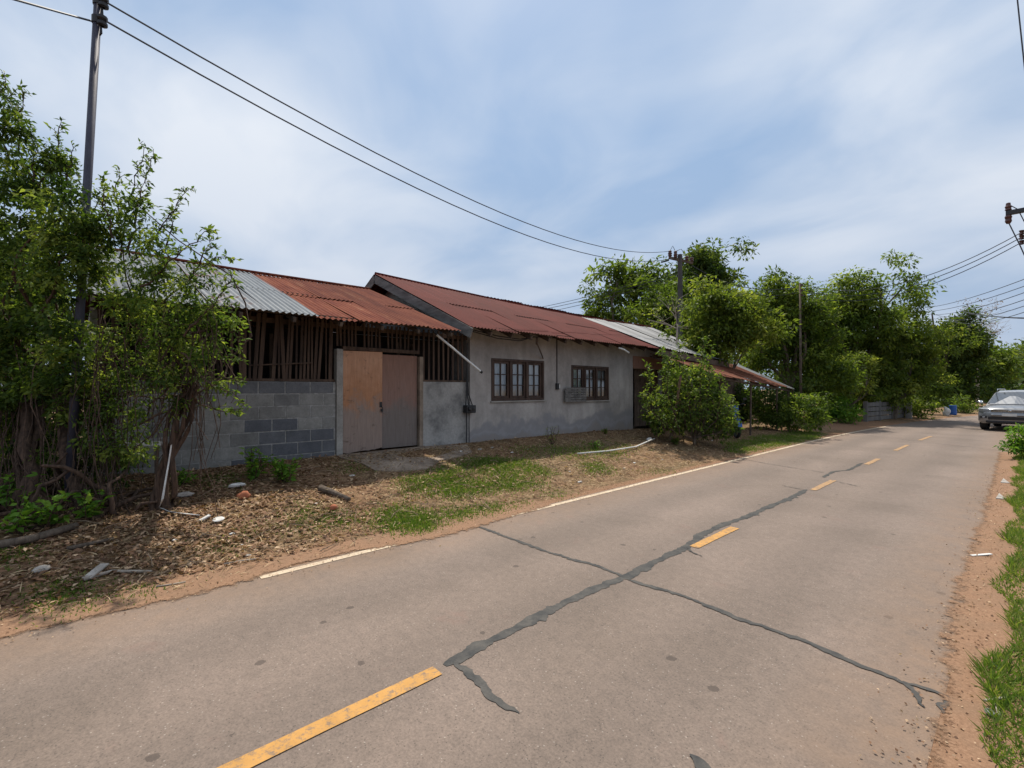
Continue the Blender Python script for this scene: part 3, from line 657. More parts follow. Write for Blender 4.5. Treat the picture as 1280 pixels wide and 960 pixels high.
# cement-smeared low wall right of the doors
m = MB(); m.box((XF-.13, YD2+.002, ZB-.1), (XF, YE+.1, fz(555, 477.5))); m.build('cement_wall', MT['render'], shed)
# end and back walls, floor: close the inside
m = MB(); m.box((XF-6.0, Y0, ZB-.1), (XF-.145, Y0+.12, 2.7)); m.box((-14.4, Y0+.125, ZB-.1), (-14.3, YE+.6, 2.75)); m.build('rear_wall', MT['render'], shed)
m = MB(); m.box((-14.3, Y0+.13, .2), (XF-.15, YE+.6, ZB-.02)); m.build('earth_floor', MT['darkfloor'], shed)
m = MB(); m.box((XF-.75, Y0+.13, ZB-.02), (XF-.70, YE+.3, 2.72)); m.box((XF-.70, Y0+.13, 2.73), (EXI, YE+.3, 2.745)); m.build('added_shade_screen', MT['shade_board'], shed)  # dark screen and top board added so the inside reads as deep shade
# posts and door frame
m = MB(); m.box((XF-.10, YP0, ZB-.1), (XF+.035, YP1-.008, fz(424, 436))); m.build('door_post', MT['concrete'], shed, bev=.006)
m = MB(); m.box((XF-.08, YD1, ZB-.05), (XF+.02, YD2, fz(526, 446))); m.build('door_post', MT['slab'], shed, bev=.005)
m = MB(); zt = fz(475, 440.5)+.03; m.box((XF-.07, YP1-.004, zt-.02), (XF+.015, YD1-.002, zt+.045)); m.build('lintel', MT['slat'], shed)
# door leaves
m = MB(); zt2 = zt-.03; z0 = ZB+.03
d = .05
# left leaf with a ragged rotten foot
yl0, yl1 = YP1+.002, YM-.004; ft = [(yl0, z0+.02), (yl0+.1, z0+.0), (yl0+.25, z0+.02), (yl0+.42, z0+.03), (yl0+.5, z0+.02), (yl0+.56, z0+.035), (yl0+.62, z0+.03), (yl0+.68, z0+.05), (yl1-.1, z0+.035), (yl1-.03, z0+.055), (yl1, z0+.06)]
ft = [(min(y, yl1), z) for y, z in ft]
poly = ft+[(yl1, zt2+.01), (yl0, zt2-.004)]; n = len(poly)
m.add([(XF-.012, y, z) for y, z in poly]+[(XF-.035, y, z) for y, z in poly], [tuple(range(n)), tuple(range(2*n-1, n-1, -1))]+[(k, n+k, n+(k+1) % n, (k+1) % n) for k in range(n)])
dl = m.build('door', MT['door1'], shed); dl['label'] = 'orange-brown plywood door leaf with a rotten lower edge'
m = MB(); m.box((XF-.075, YM+.006, z0+.03), (XF-.05, YD1-.02, zt2-.03)); dr = m.build('door', MT['door2'], shed, bev=.003); dr['label'] = 'purplish-brown door leaf'
m = MB(); ya = YM-.03; zc = fz(478, 505)
m.box((XF-.011, ya-.03, zc-.06), (XF-.001, ya+.02, zc+.04)); m.tube([(XF+.004, ya, zc-.02), (XF+.012, ya+.02, zc-.08), (XF+.008, ya+.012, zc-.16)], .008, 6)
m.box((XF-.001, ya-.012, zc-.14), (XF+.022, ya+.028, zc-.09)); m.build('hasp', MT['black'], dl, bev=.002)
m = MB(); m.box((XF-.06, YP1, ZB-.06), (XF+.05, YD1, ZB+.02)); m.build('threshold', MT['slab'], shed, bev=.01)
# slat screen
m = MB()
def slat(y, z0, z1, w_, x, tl=0., th=.018): m.beam((x, y-tl/2, z0), (x, y+tl/2, z1), th, w_, 0, .5, up=Vector((0, 1, 0)))
ZE = 2.86
for px, w_, tl in ((306, .06, 0), (313, .03, 0), (321.5, .055, .06), (328.5, .06, .07), (345, .055, .06), (350, .03, .0), (354, .055, -.05), (361, .035, .05), (365, .04, .05), (372, .03, .01), (378, .04, .03), (382, .035, .03), (387, .035, .02), (391, .03, 0), (396, .045, .05), (402, .045, .07), (414.5, .06, .02), (409, .02, 0)):
    slat(fy(px), ZT+.02, ZE, w_, XF-.05+random.uniform(-.012, .012), tl)
y = Y0+.1
while y < fy(304):
    slat(y, ZT+.02, ZE, random.uniform(.03, .055), XF-.05+random.uniform(-.01, .01), random.uniform(-.04, .06)); y += random.uniform(.07, .15)
m.beam((XF-.025, fy(312), fz(312, 456.5)), (XF-.025, fy(390), fz(390, 453.5)), .02, .03, up=Vector((1, 0, 0)))
m.box((XF-.09, Y0, ZT+.002), (XF-.03, YP0-.004, ZT+.045)); m.box((XF-.11, Y0, 2.72), (XF-.075, YE+.5, 2.80))
for px in (423, 427, 432, 437, 441.5, 446, 457, 462, 466.5, 471.5, 476, 487, 492, 497.5, 502, 508, 512.5, 519, 525):
    slat(fy(px), zt+.047, ZE, .035, XF-.06+random.uniform(-.01, .01), random.uniform(-.02, .02))
zs_ = fz(555, 477.5)
for px in (531.5, 538, 544, 550, 556, 562, 568, 574.5, 580):
    slat(fy(px), zs_+.03, ZE, .04, XF-.06+random.uniform(-.008, .008), random.uniform(-.02, .02))
m.box((XF-.09, YD2, zs_+.002), (XF-.02, YE+.05, zs_+.04))
m.build('slat_screen', MT['slat'], shed)
# old boards and planks stacked inside, seen between the slats
m = MB()
for k in range(9): m.beam((XF-.25-.1*random.random(), .6+k*.6, ZB), (XF-.45-.2*random.random(), .6+k*.6+random.uniform(-.3, .3), 2.6), .06, .04)
m.build('inside_post', MT['beam'], shed)
# roof
RX, EX = -11.4, -7.4
A = at_x(110, 312, RX); B = Vector((RX, 5.52, at_x(458, 362, RX).z)); A = Vector((RX, .02, B.z+.02))
ez = at_x(430, 398.5, EX).z
D = Vector((EX, .02, ez)); C = Vector((EX, 5.47, ez+.015))
def pal(s, n, upper):
    y = (s+.5)/n*5.5
    if y < 3.05: return 0 if s in (0, 1, 3) else 1
    return 2
m = MB(); corr(m, A, B, C, D, .69, 8, 3, pal, .012, True, .05, 3, .04); m.build('roof', [MT['galv'], MT['galv_spot'], MT['rust']], shed, smooth=True)
m = MB(); corr(m, Vector((-15.3, .02, ez)), Vector((-15.3, 5.5, ez)), B-Vector((0, 0, .03)), A-Vector((0, 0, .03)), .69, 8, 2, None, .012, False, .0, 5); m.build('roof', MT['rust'], shed, smooth=True)
m = MB()
for k in range(8):
    y = .25+k*.72; m.beam((EX-.05, y, ez-.085), (RX, y, A.z-.085), .045, .07)
for u in (.04, .5, .96): p, q = D.lerp(A, u), C.lerp(B, u); m.beam(p-Vector((0, 0, .04)), q-Vector((0, 0, .04)), .05, .04)
m.build('rafters', MT['beam'], shed)
m = MB(); m.tube([A+Vector((0, 0, .02)), A.lerp(B, .5)+Vector((0, 0, .0)), B+Vector((0, 0, .03))], .035, 6); m.build('ridge_cap', MT['rust'], shed)
m = MB(); m.add([(XF-.1, Y0+.06, 2.68), (-14.3, Y0+.06, 2.68), (RX, Y0+.06, A.z-.12)], [(0, 1, 2)]); m.build('gable_board', MT['slat'], shed)

# --- house (middle): plastered walls, red tin gable roof, grey extension
house = thing('house', 'old grey plastered house with a red tin gable roof and two dark wooden windows', 'house', (XF, 9, ZB))
XH = XF+.03; HX = -11.5; HY0 = fy(586.5)
def win(px0, px1, top, bot): return (fy(px0), fy(px1), fz((px0+px1)/2, bot), fz((px0+px1)/2, top))
W1 = win(613, 678.5, 449.5, 500.5); W2 = win(713, 759.5, 457.5, 500.5)
DR = (fy(790), fy(826), ZB-.2, fz(800, 461))
HY1 = 17.0
m = MB(); wall_y(m, XH, HY0, HY1, ZB-.2, 3.06, [W1, W2, DR, (DR[1]+.02, HY1-.3, ZB+.02, 2.5)], .14)
m.build('front_wall', MT['plaster'], house)
m = MB()
zr = at_x(470, 343, HX).z
m.add([(XH-.15, HY0+.005, ZB-.2), (-14.9, HY0+.005, ZB-.2), (-14.9, HY0+.005, 2.95), (HX, HY0+.005, zr-.12), (XH-.15, HY0+.005, 3.05)], [(0, 1, 2, 3, 4)])
m.box((-15, HY0+.01, .2), (-14.9, HY1, 2.9)); m.box((-14.9, HY1-.1, .2), (XH-.15, HY1, 3.0)); m.build('rear_wall', MT['render'], house)
m = MB(); m.box((-14.9, HY0+.02, .2), (XH-.16, HY1-.12, ZB)); m.build('floor', MT['darkfloor'], house)
m = MB(); m.box((XH-.10, DR[0]+.0, DR[3]+.003), (XH+.02, fy(838), fz(820, 447.5))); m.build('door_board', MT['door2'], house)
m = MB(); m.box((XH-.9, DR[0]+.06, ZB), (XH-.86, fy(815), 2.2)); m.build('inner_door', MT['darkwood'], house)
def window(W, nm):
    y0, y1, z0, z1 = W; f = MB(); t_ = .055
    f.box((XH-.09, y0, z0), (XH+.02, y0+t_, z1)); f.box((XH-.09, y1-t_, z0), (XH+.02, y1, z1))
    f.box((XH-.09, y0+t_, z0), (XH+.02, y1-t_, z0+t_)); f.box((XH-.09, y0+t_, z1-t_), (XH+.02, y1-t_, z1))
    wi = y1-y0-2*t_
    for k in (1, 2):
        yc = y0+t_+wi*k/3; f.box((XH-.09, yc-.03, z0+t_), (XH+.018, yc+.03, z1-t_))
    wn = f.build('window', MT['darkwood'], house, bev=.004)
    for k in range(3):
        a_ = y0+t_+wi*k/3+(.03 if k else 0); b_ = y0+t_+wi*(k+1)/3-(.03 if k < 2 else 0); s = MB(); q = .055; zz0, zz1 = z0+t_+.003, z1-t_-.003; a_ += .003; b_ -= .003
        x0_, x1_ = XH-.06, XH-.015
        s.box((x0_, a_, zz0), (x1_, a_+q, zz1)); s.box((x0_, b_-q, zz0), (x1_, b_, zz1)); s.box((x0_, a_+q, zz0), (x1_, b_-q, zz0+q)); s.box((x0_, a_+q, zz1-q), (x1_, b_-q, zz1))
        yc = (a_+b_)/2; s.box((x0_+.008, yc-.012, zz0+q), (x1_-.005, yc+.012, zz1-q))
        for u in (1/3, 2/3):
            zc = zz0+q+(zz1-zz0-2*q)*u
            s.box((x0_+.01, a_+q, zc-.012), (x1_-.008, yc-.0125, zc+.012)); s.box((x0_+.01, yc+.0125, zc-.012), (x1_-.008, b_-q, zc+.012))
        s.build('sash', MT['darkwood'], wn)
    g_ = MB(); g_.add([(XH-.045, y0+t_, z0+t_), (XH-.045, y1-t_, z0+t_), (XH-.045, y1-t_, z1-t_), (XH-.045, y0+t_, z1-t_)], [(0, 1, 2, 3)]); g_.build('glass', MT['glass'], wn)
    c_ = MB(); ny_ = 90; vs = []
    for k in range(ny_+1):
        y = y0+.03+(y1-y0-.06)*k/ny_; x = XH-.115+.014*math.sin(k*.9)+.008*math.sin(k*2.3+1)
        vs += [(x, y, z0+.02), (x+.006*math.sin(k*.9), y, z1-.02)]
    c_.add(vs, [(2*k, 2*k+2, 2*k+3, 2*k+1) for k in range(ny_)]); c_.build('curtain', MT['curtain'], wn, smooth=True)
    sl = MB(); sl.box((XH-.05, y0-.03, z0-.035), (XH+.045, y1+.03, z0-.003)); sl.build('sill', MT['concrete'], wn, bev=.005)
    return wn
window(W1, 1); window(W2, 2)
# roof: red part and grey part
A = at_x(470, 343, HX); B = at_x(726, 396.5, HX); C = at_x(824, 434.5, EX); D = at_x(590, 408.5, EX)
yy = (A.y+D.y)/2; A.y = D.y = yy
m = MB(); corr(m, A, B, C, D, .7, 8, 3, lambda s, n, u: 0, .011, True, .035, 11, .03); m.build('roof', MT['redroof'], house, smooth=True)
B2 = at_x(815, 409.5, HX); C2 = at_x(912, 452, EX)
m = MB(); corr(m, B+Vector((0, .02, .012)), B2, C2, C+Vector((.02, .02, .015)), .75, 5, 3, None, .012, False, .02, 13); rg = m.build('roof', MT['whitesheet'], house, smooth=True); rg['label'] = 'pale grey metal sheets over the far end'
m = MB(); bz = 2.78
corr(m, Vector((-15.6, B2.y, bz)), Vector((-15.6, A.y, bz)), A-Vector((0, 0, .02)), B2-Vector((0, 0, .02)), .75, 6, 2, None, .012, False, 0, 17); m.build('roof', MT['redroof'], house, smooth=True)
m = MB(); m.tube([A+Vector((0, -.02, .015)), A.lerp(B, .5)+Vector((0, 0, -.015)), B+Vector((0, 0, .02)), B2+Vector((0, 0, .015))], .05, 6); m.build('ridge_cap', MT['redroof'], house)
off = Vector((0, -.03, -.13))
m = MB(); m.beam(A+off, D+off+Vector((.02, 0, .0)), .03, .2); m.beam(A+off+Vector((-.01, 0, 0)), Vector((-15.6, A.y-.03, bz-.13)), .03, .2); m.build('bargeboard', MT['greywood'], house)
m = MB()
for k in range(13):
    u = k/12; p = D.lerp(C, u) if u <= 1 else C; q = A.lerp(B, u); m.beam(p-Vector((.1, 0, .09)), q-Vector((0, 0, .09)), .05, .09)
for v in (.05, .45, .9): m.beam(D.lerp(A, v)-Vector((0, 0, .045)), C.lerp(B, v)-Vector((0, 0, .045)), .06, .045)
for k in range(6): u = k/5; m.beam(C.lerp(C2, u)-Vector((.1, 0, .09)), B.lerp(B2, u)-Vector((0, 0, .09)), .05, .09)
m.beam(C+Vector((-.03, 0, -.13)), C2+Vector((-.03, 0, -.13)), .03, .18)
m.build('rafters', MT['beam'], house)
m = MB(); m.beam(at_x(671, 422, -7.6), at_x(671, 430, -7.7), .05, .05); m.beam(at_x(671, 428, -7.6), at_x(679, 448, XH+.02), .02, .03)
m.build('eave_bracket', MT['beam'], house)

# things fixed to the house wall
m = MB()
z0, z1 = fz(720, 502.5, -8.05), fz(720, 484, -8.05); y0, y1 = at_x(707.5, 490, -8.05).y, at_x(734, 490, -8.05).y; k = 6
for q in range(k):
    a_ = z0+(z1-z0)*q/k; b_ = z0+(z1-z0)*(q+1)/k-.012
    m.box((-8.1+.004*(q % 2), y0+random.uniform(-.015, .015), a_), (-8.075+.004*(q % 2), y1+random.uniform(-.015, .015), b_))
m.box((-8.125, y0+.06, z0+.01), (-8.103, y0+.11, z1-.01)); m.box((-8.125, y1-.11, z0+.01), (-8.103, y1-.06, z1-.01)); m.box((XH+.021, (y0+y1)/2-.02, z0+.1), (-8.126, (y0+y1)/2+.02, z0+.14))
tag(m.build('board_panel', MT['greywood'], loc=(-8.09, (y0+y1)/2, z0)), 'small weathered grey panel of horizontal boards covering a corner of the second window', 'wooden panel')
mt = thing('electric_meter', 'black electricity box hanging from looped cables at the corner of the plastered house', 'electric meter', (XH, fy(588), 1.1))
m = MB(); p = at_x(587.5, 511, XH+.1); m.box((XH+.004, p.y-.12, p.z-.09), (XH+.15, p.y+.13, p.z+.08)); m.build('box', MT['black'], mt, bev=.015)
m = MB(); m.lathe((XH+.15, p.y-.04, p.z), [(.05, 0), (.05, .03), (.035, .045), (0, .045)], 14, (1, 0, 0)); m.lathe((XH+.15, p.y+.055, p.z+.005), [(.035, 0), (.035, .025), (0, .03)], 12, (1, 0, 0)); m.build('dial', MT['blackgloss'], mt)
m = MB(); top = at_x(586, 455, XH+.05)
for dy in (-.05, .0, .06): m.tube([(XH+.03, p.y-.02, top.z+.45), (XH+.03, p.y-.025, top.z), (XH+.03, p.y-.02+dy*.5, p.z+.32), (XH+.06, p.y+dy*1.7, p.z+.06)], .013, 6)
m.tube([(XH+.02, p.y-.03, p.z-.06), (XH+.02, p.y-.035, ZB-.02)], .012, 6); m.build('cable', MT['black'], mt)
sw = thing('wall_switch', 'small black and white switch on a conduit between the two windows', 'switch', (XH, fy(697), 1.6))
m = MB(); p = at_x(697.5, 483, XH+.03); m.box((XH+.003, p.y-.07, p.z-.08), (XH+.05, p.y+.03, p.z+.08)); m.build('housing', MT['black'], sw, bev=.006)
m = MB(); m.box((XH+.003, p.y+.034, p.z-.05), (XH+.04, p.y+.075, p.z+.05)); m.build('switch_plate', MT['tube'], sw, bev=.004)
m = MB(); m.tube([(XH+.015, p.y-.02, p.z+.08), (XH+.015, p.y-.02, 2.95)], .012, 6); m.build('conduit', MT['black'], sw)
m = MB(); a_ = at_x(546, 418.5, -7.7); b_ = at_x(600.5, 464, -7.5); m.tube([a_, b_], .022, 8); m.tube([b_, b_+(b_-a_).normalized()*.05], .027, 8, 1); m.tube([a_-(b_-a_).normalized()*.1, a_], .012, 6, 1)
tag(m.build('pipe', [MT['tube'], MT['black']], loc=a_, smooth=False), 'thin white pipe hanging slantwise from the rusty eave in front of the slats', 'pipe')
m = MB(); m.tube([at_x(774, 435, -7.45), at_x(780, 437, -7.48), at_x(786, 441, -7.5)], .025, 6); tag(m.build('pipe', MT['tube'], loc=at_x(774, 435, -7.45)), 'short bent white pipe end under the far eave of the red roof', 'pipe')
m = MB(); a_ = at_x(588, 410, -7.7)
for s in range(2): m.tube([at_x(590, 412+s*2, -7.6), at_x(622, 420+s*3, -7.7), at_x(650, 424+s*2, -7.8), at_x(668, 421, -7.7), at_x(700, 423, -8.0)], .011, 5)
tag(m.build('cable', MT['black'], loc=a_), 'black cable drooping under the eave above the first window', 'cable')

# doorstep slab
m = MB(); pts = [(424, 573), (452, 580), (468, 589), (505, 590), (538, 586), (548, 577), (575, 571), (590, 566), (584, 557), (528, 559), (424, 570)]
pp = [on_g(*q) for q in pts]; n = len(pp); zt_ = [q.z+.022 for q in pp]
m.add([(q.x, q.y, z) for q, z in zip(pp, zt_)]+[(q.x, q.y, q.z-.1) for q in pp], [tuple(range(n))]+[(k, n+k, n+(k+1) % n, (k+1) % n) for k in range(n)])
tag(m.build('doorstep', MT['slab'], loc=pp[0]), 'cracked cement apron on the ground before the double plywood doors', 'doorstep')

# --- porch beyond the shrub
porch = thing('lean_to', 'low open lean-to with a rusty tin roof on thin wooden posts behind the shrub', 'shelter', (-6.8, 17, .3))
C = at_x(992, 486, -5.9); D = at_x(892, 467, -5.9); Br = at_x(924, 456.5, -7.9); A = Vector((-7.9, D.y, Br.z+.12))
m = MB(); corr(m, A, Br, C, D, .7, 8, 3, lambda s, n, u: 1 if s >= n-1 else 0, .013, True, .06, 23, .03); m.build('roof', [MT['oldrust'], MT['galv_spot']], porch, smooth=True)
for px in (937.5, 971, 985, 905):
    b_ = at_x(px, 480, -6.1); m = MB(); m.tube([(-6.1, b_.y, gh(-6.1, b_.y)-.1), (-6.08+random.uniform(-.03, .03), b_.y, 1.72+(D.z-C.z)*(1-(b_.y-D.y)/(C.y-D.y)))], .032, 7); m.build('post', MT['beam'], porch)
m = MB(); m.beam(D-Vector((.15, 0, .07)), C-Vector((.15, 0, .07)), .05, .06); m.beam(A-Vector((-.1, 0, .07)), Br-Vector((-.1, 0, .07)), .05, .06)
for k in range(5): m.beam(A.lerp(Br, k/4)-Vector((0, 0, .07)), D.lerp(C, k/4)-Vector((0, 0, .07)), .05, .05)
m.build('rafters', MT['beam'], porch)
m = MB(); y = D.y-.2
while y < C.y+1.5: m.box((-8.35, y, .2), (-8.33, y+.14, 2.45+random.uniform(-.1, .1))); y += .155+random.uniform(0, .02)
m.build('board_wall', MT['beam'], porch)

# ------------------------------------------------------------------ motorbike under the lean-to
b_ = on_g(914, 546); mb_ = thing('motorbike', 'blue motorbike parked under the lean-to beside the shrub', 'motorbike', (b_.x-.1, b_.y+.15, gh(b_.x, b_.y)), rotz=R(-50))
def wheel(m, x, z, rr):
    m.lathe((x, -.04, z), [(rr*.82, 0), (rr*.95, .0), (rr, .025), (rr, .055), (rr*.95, .08), (rr*.82, .08), (rr*.82, 0)], 22, (0, 1, 0))
    for k in range(6):
        a_ = k*math.pi/6; m.tube([(x-rr*.82*math.cos(a_), 0, z-rr*.82*math.sin(a_)), (x+rr*.82*math.cos(a_), 0, z+rr*.82*math.sin(a_))], .006, 4)
for x in (.62, -.58): m = MB(); wheel(m, x, .29, .29); m.build('wheel', MT['rubber'], mb_)
m = MB(); m.loft([[(x, -w_, z0), (x, w_, z0), (x, w_*1.2, z1), (x, -w_*1.2, z1)] for x, w_, z0, z1 in ((.5, .05, .62, .95), (.42, .11, .5, 1.0), (.25, .1, .35, .75), (.0, .09, .33, .62), (-.35, .1, .4, .72), (-.75, .06, .6, .76))], closed=True); m.build('body', MT['blue'], mb_, smooth=False, bev=.02)
m = MB(); m.box((-.7, -.11, .74), (.05, .11, .81)); m.build('seat', MT['black'], mb_, bev=.03)
m = MB(); m.tube([(.62, .06, .29), (.45, .06, .95)], .025, 7); m.tube([(.62, -.06, .29), (.45, -.06, .95)], .025, 7); m.tube([(.34, -.33, 1.06), (.42, -.12, 1.0), (.42, .12, 1.0), (.34, .33, 1.06)], .014, 6); m.build('handlebar', MT['blackgloss'], mb_)
m = MB(); m.tube([(.42, .2, 1.02), (.47, .28, 1.16)], .006, 5); m.box((.45, .24, 1.16), (.47, .34, 1.23)); m.build('mirror', MT['blackgloss'], mb_)
m = MB(); m.loft([[(.62+.33*math.cos(a_), -.06, .29+.33*math.sin(a_)), (.62+.33*math.cos(a_), .06, .29+.33*math.sin(a_))] for a_ in np.linspace(.2, 2.6, 10)], caps=False); m.build('mudguard', MT['blue'], mb_)

# ------------------------------------------------------------------ car
p = at_z(1222, 536.5, 0); ang = -math.atan(float((bend(p.y+3)-bend(p.y-1))/4))
car = thing('car', 'silver-grey sport utility car driving towards the viewer on the right side of the road', 'car', (p.x+.92, p.y-.75, 0), rotz=ang)
car.scale = (1, 1, .88)
def sect(y, hw, z0, z1, tuck=.1, r=.12):
    return [(-hw+tuck, y, z0), (-hw, y, z0+r), (-hw, y, z1-r*1.6), (-hw+r*.9, y, z1-r*.25), (-hw*.5, y, z1+.015), (0, y, z1+.03), (hw*.5, y, z1+.015), (hw-r*.9, y, z1-r*.25), (hw, y, z1-r*1.6), (hw, y, z0+r), (hw-tuck, y, z0)]
m = MB(); m.loft([sect(*q) for q in ((0, .70, .42, .90, .1, .1), (.06, .82, .36, .98), (.2, .90, .32, 1.04), (.5, .925, .30, 1.08), (1.0, .93, .30, 1.12), (1.35, .93, .30, 1.13), (2.5, .93, .30, 1.12), (4.2, .92, .32, 1.12), (4.7, .86, .40, 1.08))], closed=True)
m.build('body', MT['carpaint'], car, smooth=True)
m = MB()
def cab(y, hw0, hw1, z0, z1): return [(-hw0, y, z0), (-hw1, y, z1-.06), (-hw1*.85, y, z1), (0, y, z1+.03), (hw1*.85, y, z1), (hw1, y, z1-.06), (hw0, y, z0)]
m.loft([cab(1.15, .84, .82, 1.05, 1.16), cab(1.95, .84, .66, 1.08, 1.72), cab(2.4, .85, .66, 1.08, 1.79), cab(3.6, .85, .66, 1.08, 1.79), cab(4.5, .82, .62, 1.08, 1.62), cab(4.65, .82, .75, 1.06, 1.15)], closed=True); m.build('cabin', MT['carpaint'], car, smooth=False, bev=.03)
m = MB(); q = [(-.76, 1.20, 1.17), (.76, 1.20, 1.17), (.60, 1.90, 1.685), (0, 1.885, 1.71), (-.60, 1.90, 1.685)]
m.add([(x, y-.012, z+.022) for x, y, z in q]+[(x, y, z) for x, y, z in q], [(0, 1, 2, 3, 4), (0, 5, 6, 1), (1, 6, 7, 2), (4, 9, 5, 0)]); m.build('windscreen', MT['carglass'], car)
for s in (-1, 1):
    m = MB(); q = [(s*.835, 1.55, 1.15), (s*.845, 4.2, 1.15), (s*.695, 4.1, 1.62), (s*.695, 2.1, 1.64)]
    m.add([(x+s*.02, y, z) for x, y, z in q], [(0, 1, 2, 3) if s > 0 else (3, 2, 1, 0)]); m.build('side_window', MT['carglass'], car)
    m = MB(); m.loft([[(s*.55, -.01, .86), (s*.55, -.01, .95), (s*.55, .03, .99)], [(s*.72, .0, .85), (s*.72, .0, .97), (s*.72, .05, 1.01)], [(s*.865, .10, .87), (s*.865, .10, .99), (s*.86, .14, 1.02)], [(s*.915, .34, .93), (s*.915, .34, 1.0), (s*.90, .36, 1.03)]], caps=True); m.build('headlight', MT['lamp'], car)
    m = MB(); m.box((s*.72-.1, -.005, .55), (s*.72+.1, .04, .68)); fl = m.build('fog_light_recess', MT['blackgloss'], car, bev=.015)
    m = MB(); m.lathe((s*.72, .0, .62), [(.045, 0), (.045, -.02), (0, -.022)], 12, (0, 1, 0)); m.build('fog_light', MT['lamp'], fl)
    m = MB(); m.tube([(s*.86, 1.62, 1.18), (s*.96, 1.6, 1.2)], .025, 6); m.rock((s*1.05, 1.6, 1.24), (.115, .06, .085), 3, 1); m.build('wing_mirror', [MT['blackgloss'], MT['chrome']], car, smooth=True)
    m = MB(); m.tube([(s*.6, 2.15, 1.80), (s*.62, 2.25, 1.86), (s*.62, 4.0, 1.86), (s*.6, 4.1, 1.8)], .018, 6); m.build('roof_rail', MT['chrome'], car)
    for y in (.85, 3.65):
        m = MB(); m.lathe((s*.80-.0, y, .38), [(.24, -.11), (.36, -.11), (.385, -.07), (.385, .07), (.36, .11), (.24, .11)], 24, (s, 0, 0)); wh = m.build('wheel', MT['rubber'], car, smooth=True)
        m = MB(); m.lathe((s*.80, y, .38), [(.245, .06), (.245, .10), (.2, .09), (.06, .10), (0, .10)], 20, (s, 0, 0)); m.build('rim', MT['chrome'], wh)
m = MB(); m.box((-.52, -.02, .84), (.52, .05, .955)); gr = m.build('grille', MT['blackgloss'], car, bev=.015)
m = MB(); m.box((-.5, -.035, .925), (.5, -.021, .95)); m.box((-.5, -.035, .865), (.5, -.021, .885)); m.build('chrome_bar', MT['chrome'], gr)
m = MB(); m.lathe((0, -.03, .905), [(.05, 0), (.05, -.015), (.03, -.02), (.03, 0)], 14, (0, 1, 0)); m.build('badge_ring', MT['chrome'], gr)
m = MB(); m.loft([[(x, -.01-.05*(1-abs(x)), .66), (x, -.06-.03*(1-abs(x)), .72), (x, -.02, .80), (x, .05, .80), (x, .05, .66)] for x in (-.5, 0, .5)], closed=True); m.build('bumper', MT['carpaint'], car)
m = MB(); m.box((-.6, -.015, .50), (.6, .03, .645)); m.build('air_intake', MT['blackgloss'], car, bev=.02)
m = MB(); m.box((-.66, -.02, .36), (.66, .1, .47)); m.build('skid_plate', MT['blackgloss'], car, bev=.03)
m = MB(); m.box((-.2, -.1, .68), (.2, -.085, .79)); m.build('number_plate', MT['tube'], car)
for x in (-.35, .2): m = MB(); m.tube([(x, 1.2, 1.2), (x+.3, 1.32, 1.28)], .01, 5); m.build('wiper', MT['black'], car)

# ------------------------------------------------------------------ poles and wires
def catw(name, a, b, sag, r, label, cat='wire', group=None, n=22):
    a, b = Vector(a), Vector(b); pts = []
    for k in range(n+1):
        t_ = k/n; p = a.lerp(b, t_); p.z -= 4*sag*t_*(1-t_); pts.append(p)
    m = MB(); m.tube(pts, r, 5); return tag(m.build(name, MT['wire'], loc=a), label, cat, group)
pb = on_g(86, 628); pt = at_d(122, 12, 5.35); axis_ = (pt-pb)
lp = thing('utility_pole', 'slender grey metal pole rising from the vine-covered bush at far left', 'pole', pb)
m = MB(); top = pb+axis_*1.06; m.tube([pb-axis_*.03, pb+axis_*.5, top], [.044, .040, .037], 14); m.build('shaft', MT['steel'], lp, smooth=True)
ins = []
for k, (px, py) in enumerate(((123, 3), (119.5, 27))):
    q = pb+axis_*((628-py)/(628-12)); ins.append(q); m = MB()
    m.tube([q+Vector((0, 0, .05)), q-Vector((0, 0, .03))], .048, 12); m.lathe(q+RT*.06, [(.02, -.06), (.05, -.05), (.05, -.02), (.03, 0), (.05, .02), (.05, .05), (.02, .06)], 10); m.tube([q+RT*.04, q+RT*.05-Vector((0, 0, .14)), q-Vector((0, 0, .2))], .012, 5)
    m.build('insulator', MT['black'], lp)
# concrete pole behind the house
px_, py_, d_ = 850, 322, 22.0
pt = at_d(px_, 318, d_); pb2 = Vector((pt.x, pt.y, gh(pt.x, pt.y)))
cp = thing('utility_pole', 'concrete utility pole with a crowded crossarm standing among the trees behind the house', 'pole', pb2)
m = MB(); m.loft([[(pb2.x+sx*w_, pb2.y+sy*w_, z) for sx, sy in ((-1, -1), (1, -1), (1, 1), (-1, 1))] for w_, z in ((.11, pb2.z-.2), (.075, pt.z))], closed=True); m.build('shaft', MT['darkcon'], cp)
m = MB(); ca = at_d(836, 322, d_); cb_ = at_d(866, 329, d_); m.beam(ca, cb_, .09, .11); m.build('crossarm', MT['beam'], cp)
tips = []
for u, h in ((.05, .32), (.28, .36), (.75, .22), (.95, .2)):
    q = ca.lerp(cb_, u); m = MB(); m.lathe(q+Vector((0, 0, .05)), [(.05, 0), (.10, .05), (.07, .1), (.10, .15), (.07, .2), (.08, h-.05), (0, h)], 8); m.build('insulator', MT['redins'], cp); tips.append(q+Vector((0, 0, h)))
m = MB()
for a_, b_, s in ((tips[0], tips[1], .0), (tips[1], tips[2], -.3), (ca+Vector((0, 0, -.1)), tips[0], -.2)):
    mid = (a_+b_)/2+Vector((0, 0, .25)); m.tube([a_, a_.lerp(mid, .7), mid, b_.lerp(mid, .7), b_], .012, 4)
m.tube([ca-Vector((0, 0, .12)), ca+RT*-.35-Vector((0, 0, .22))], .04, 6); m.build('jumper', MT['wire'], cp)
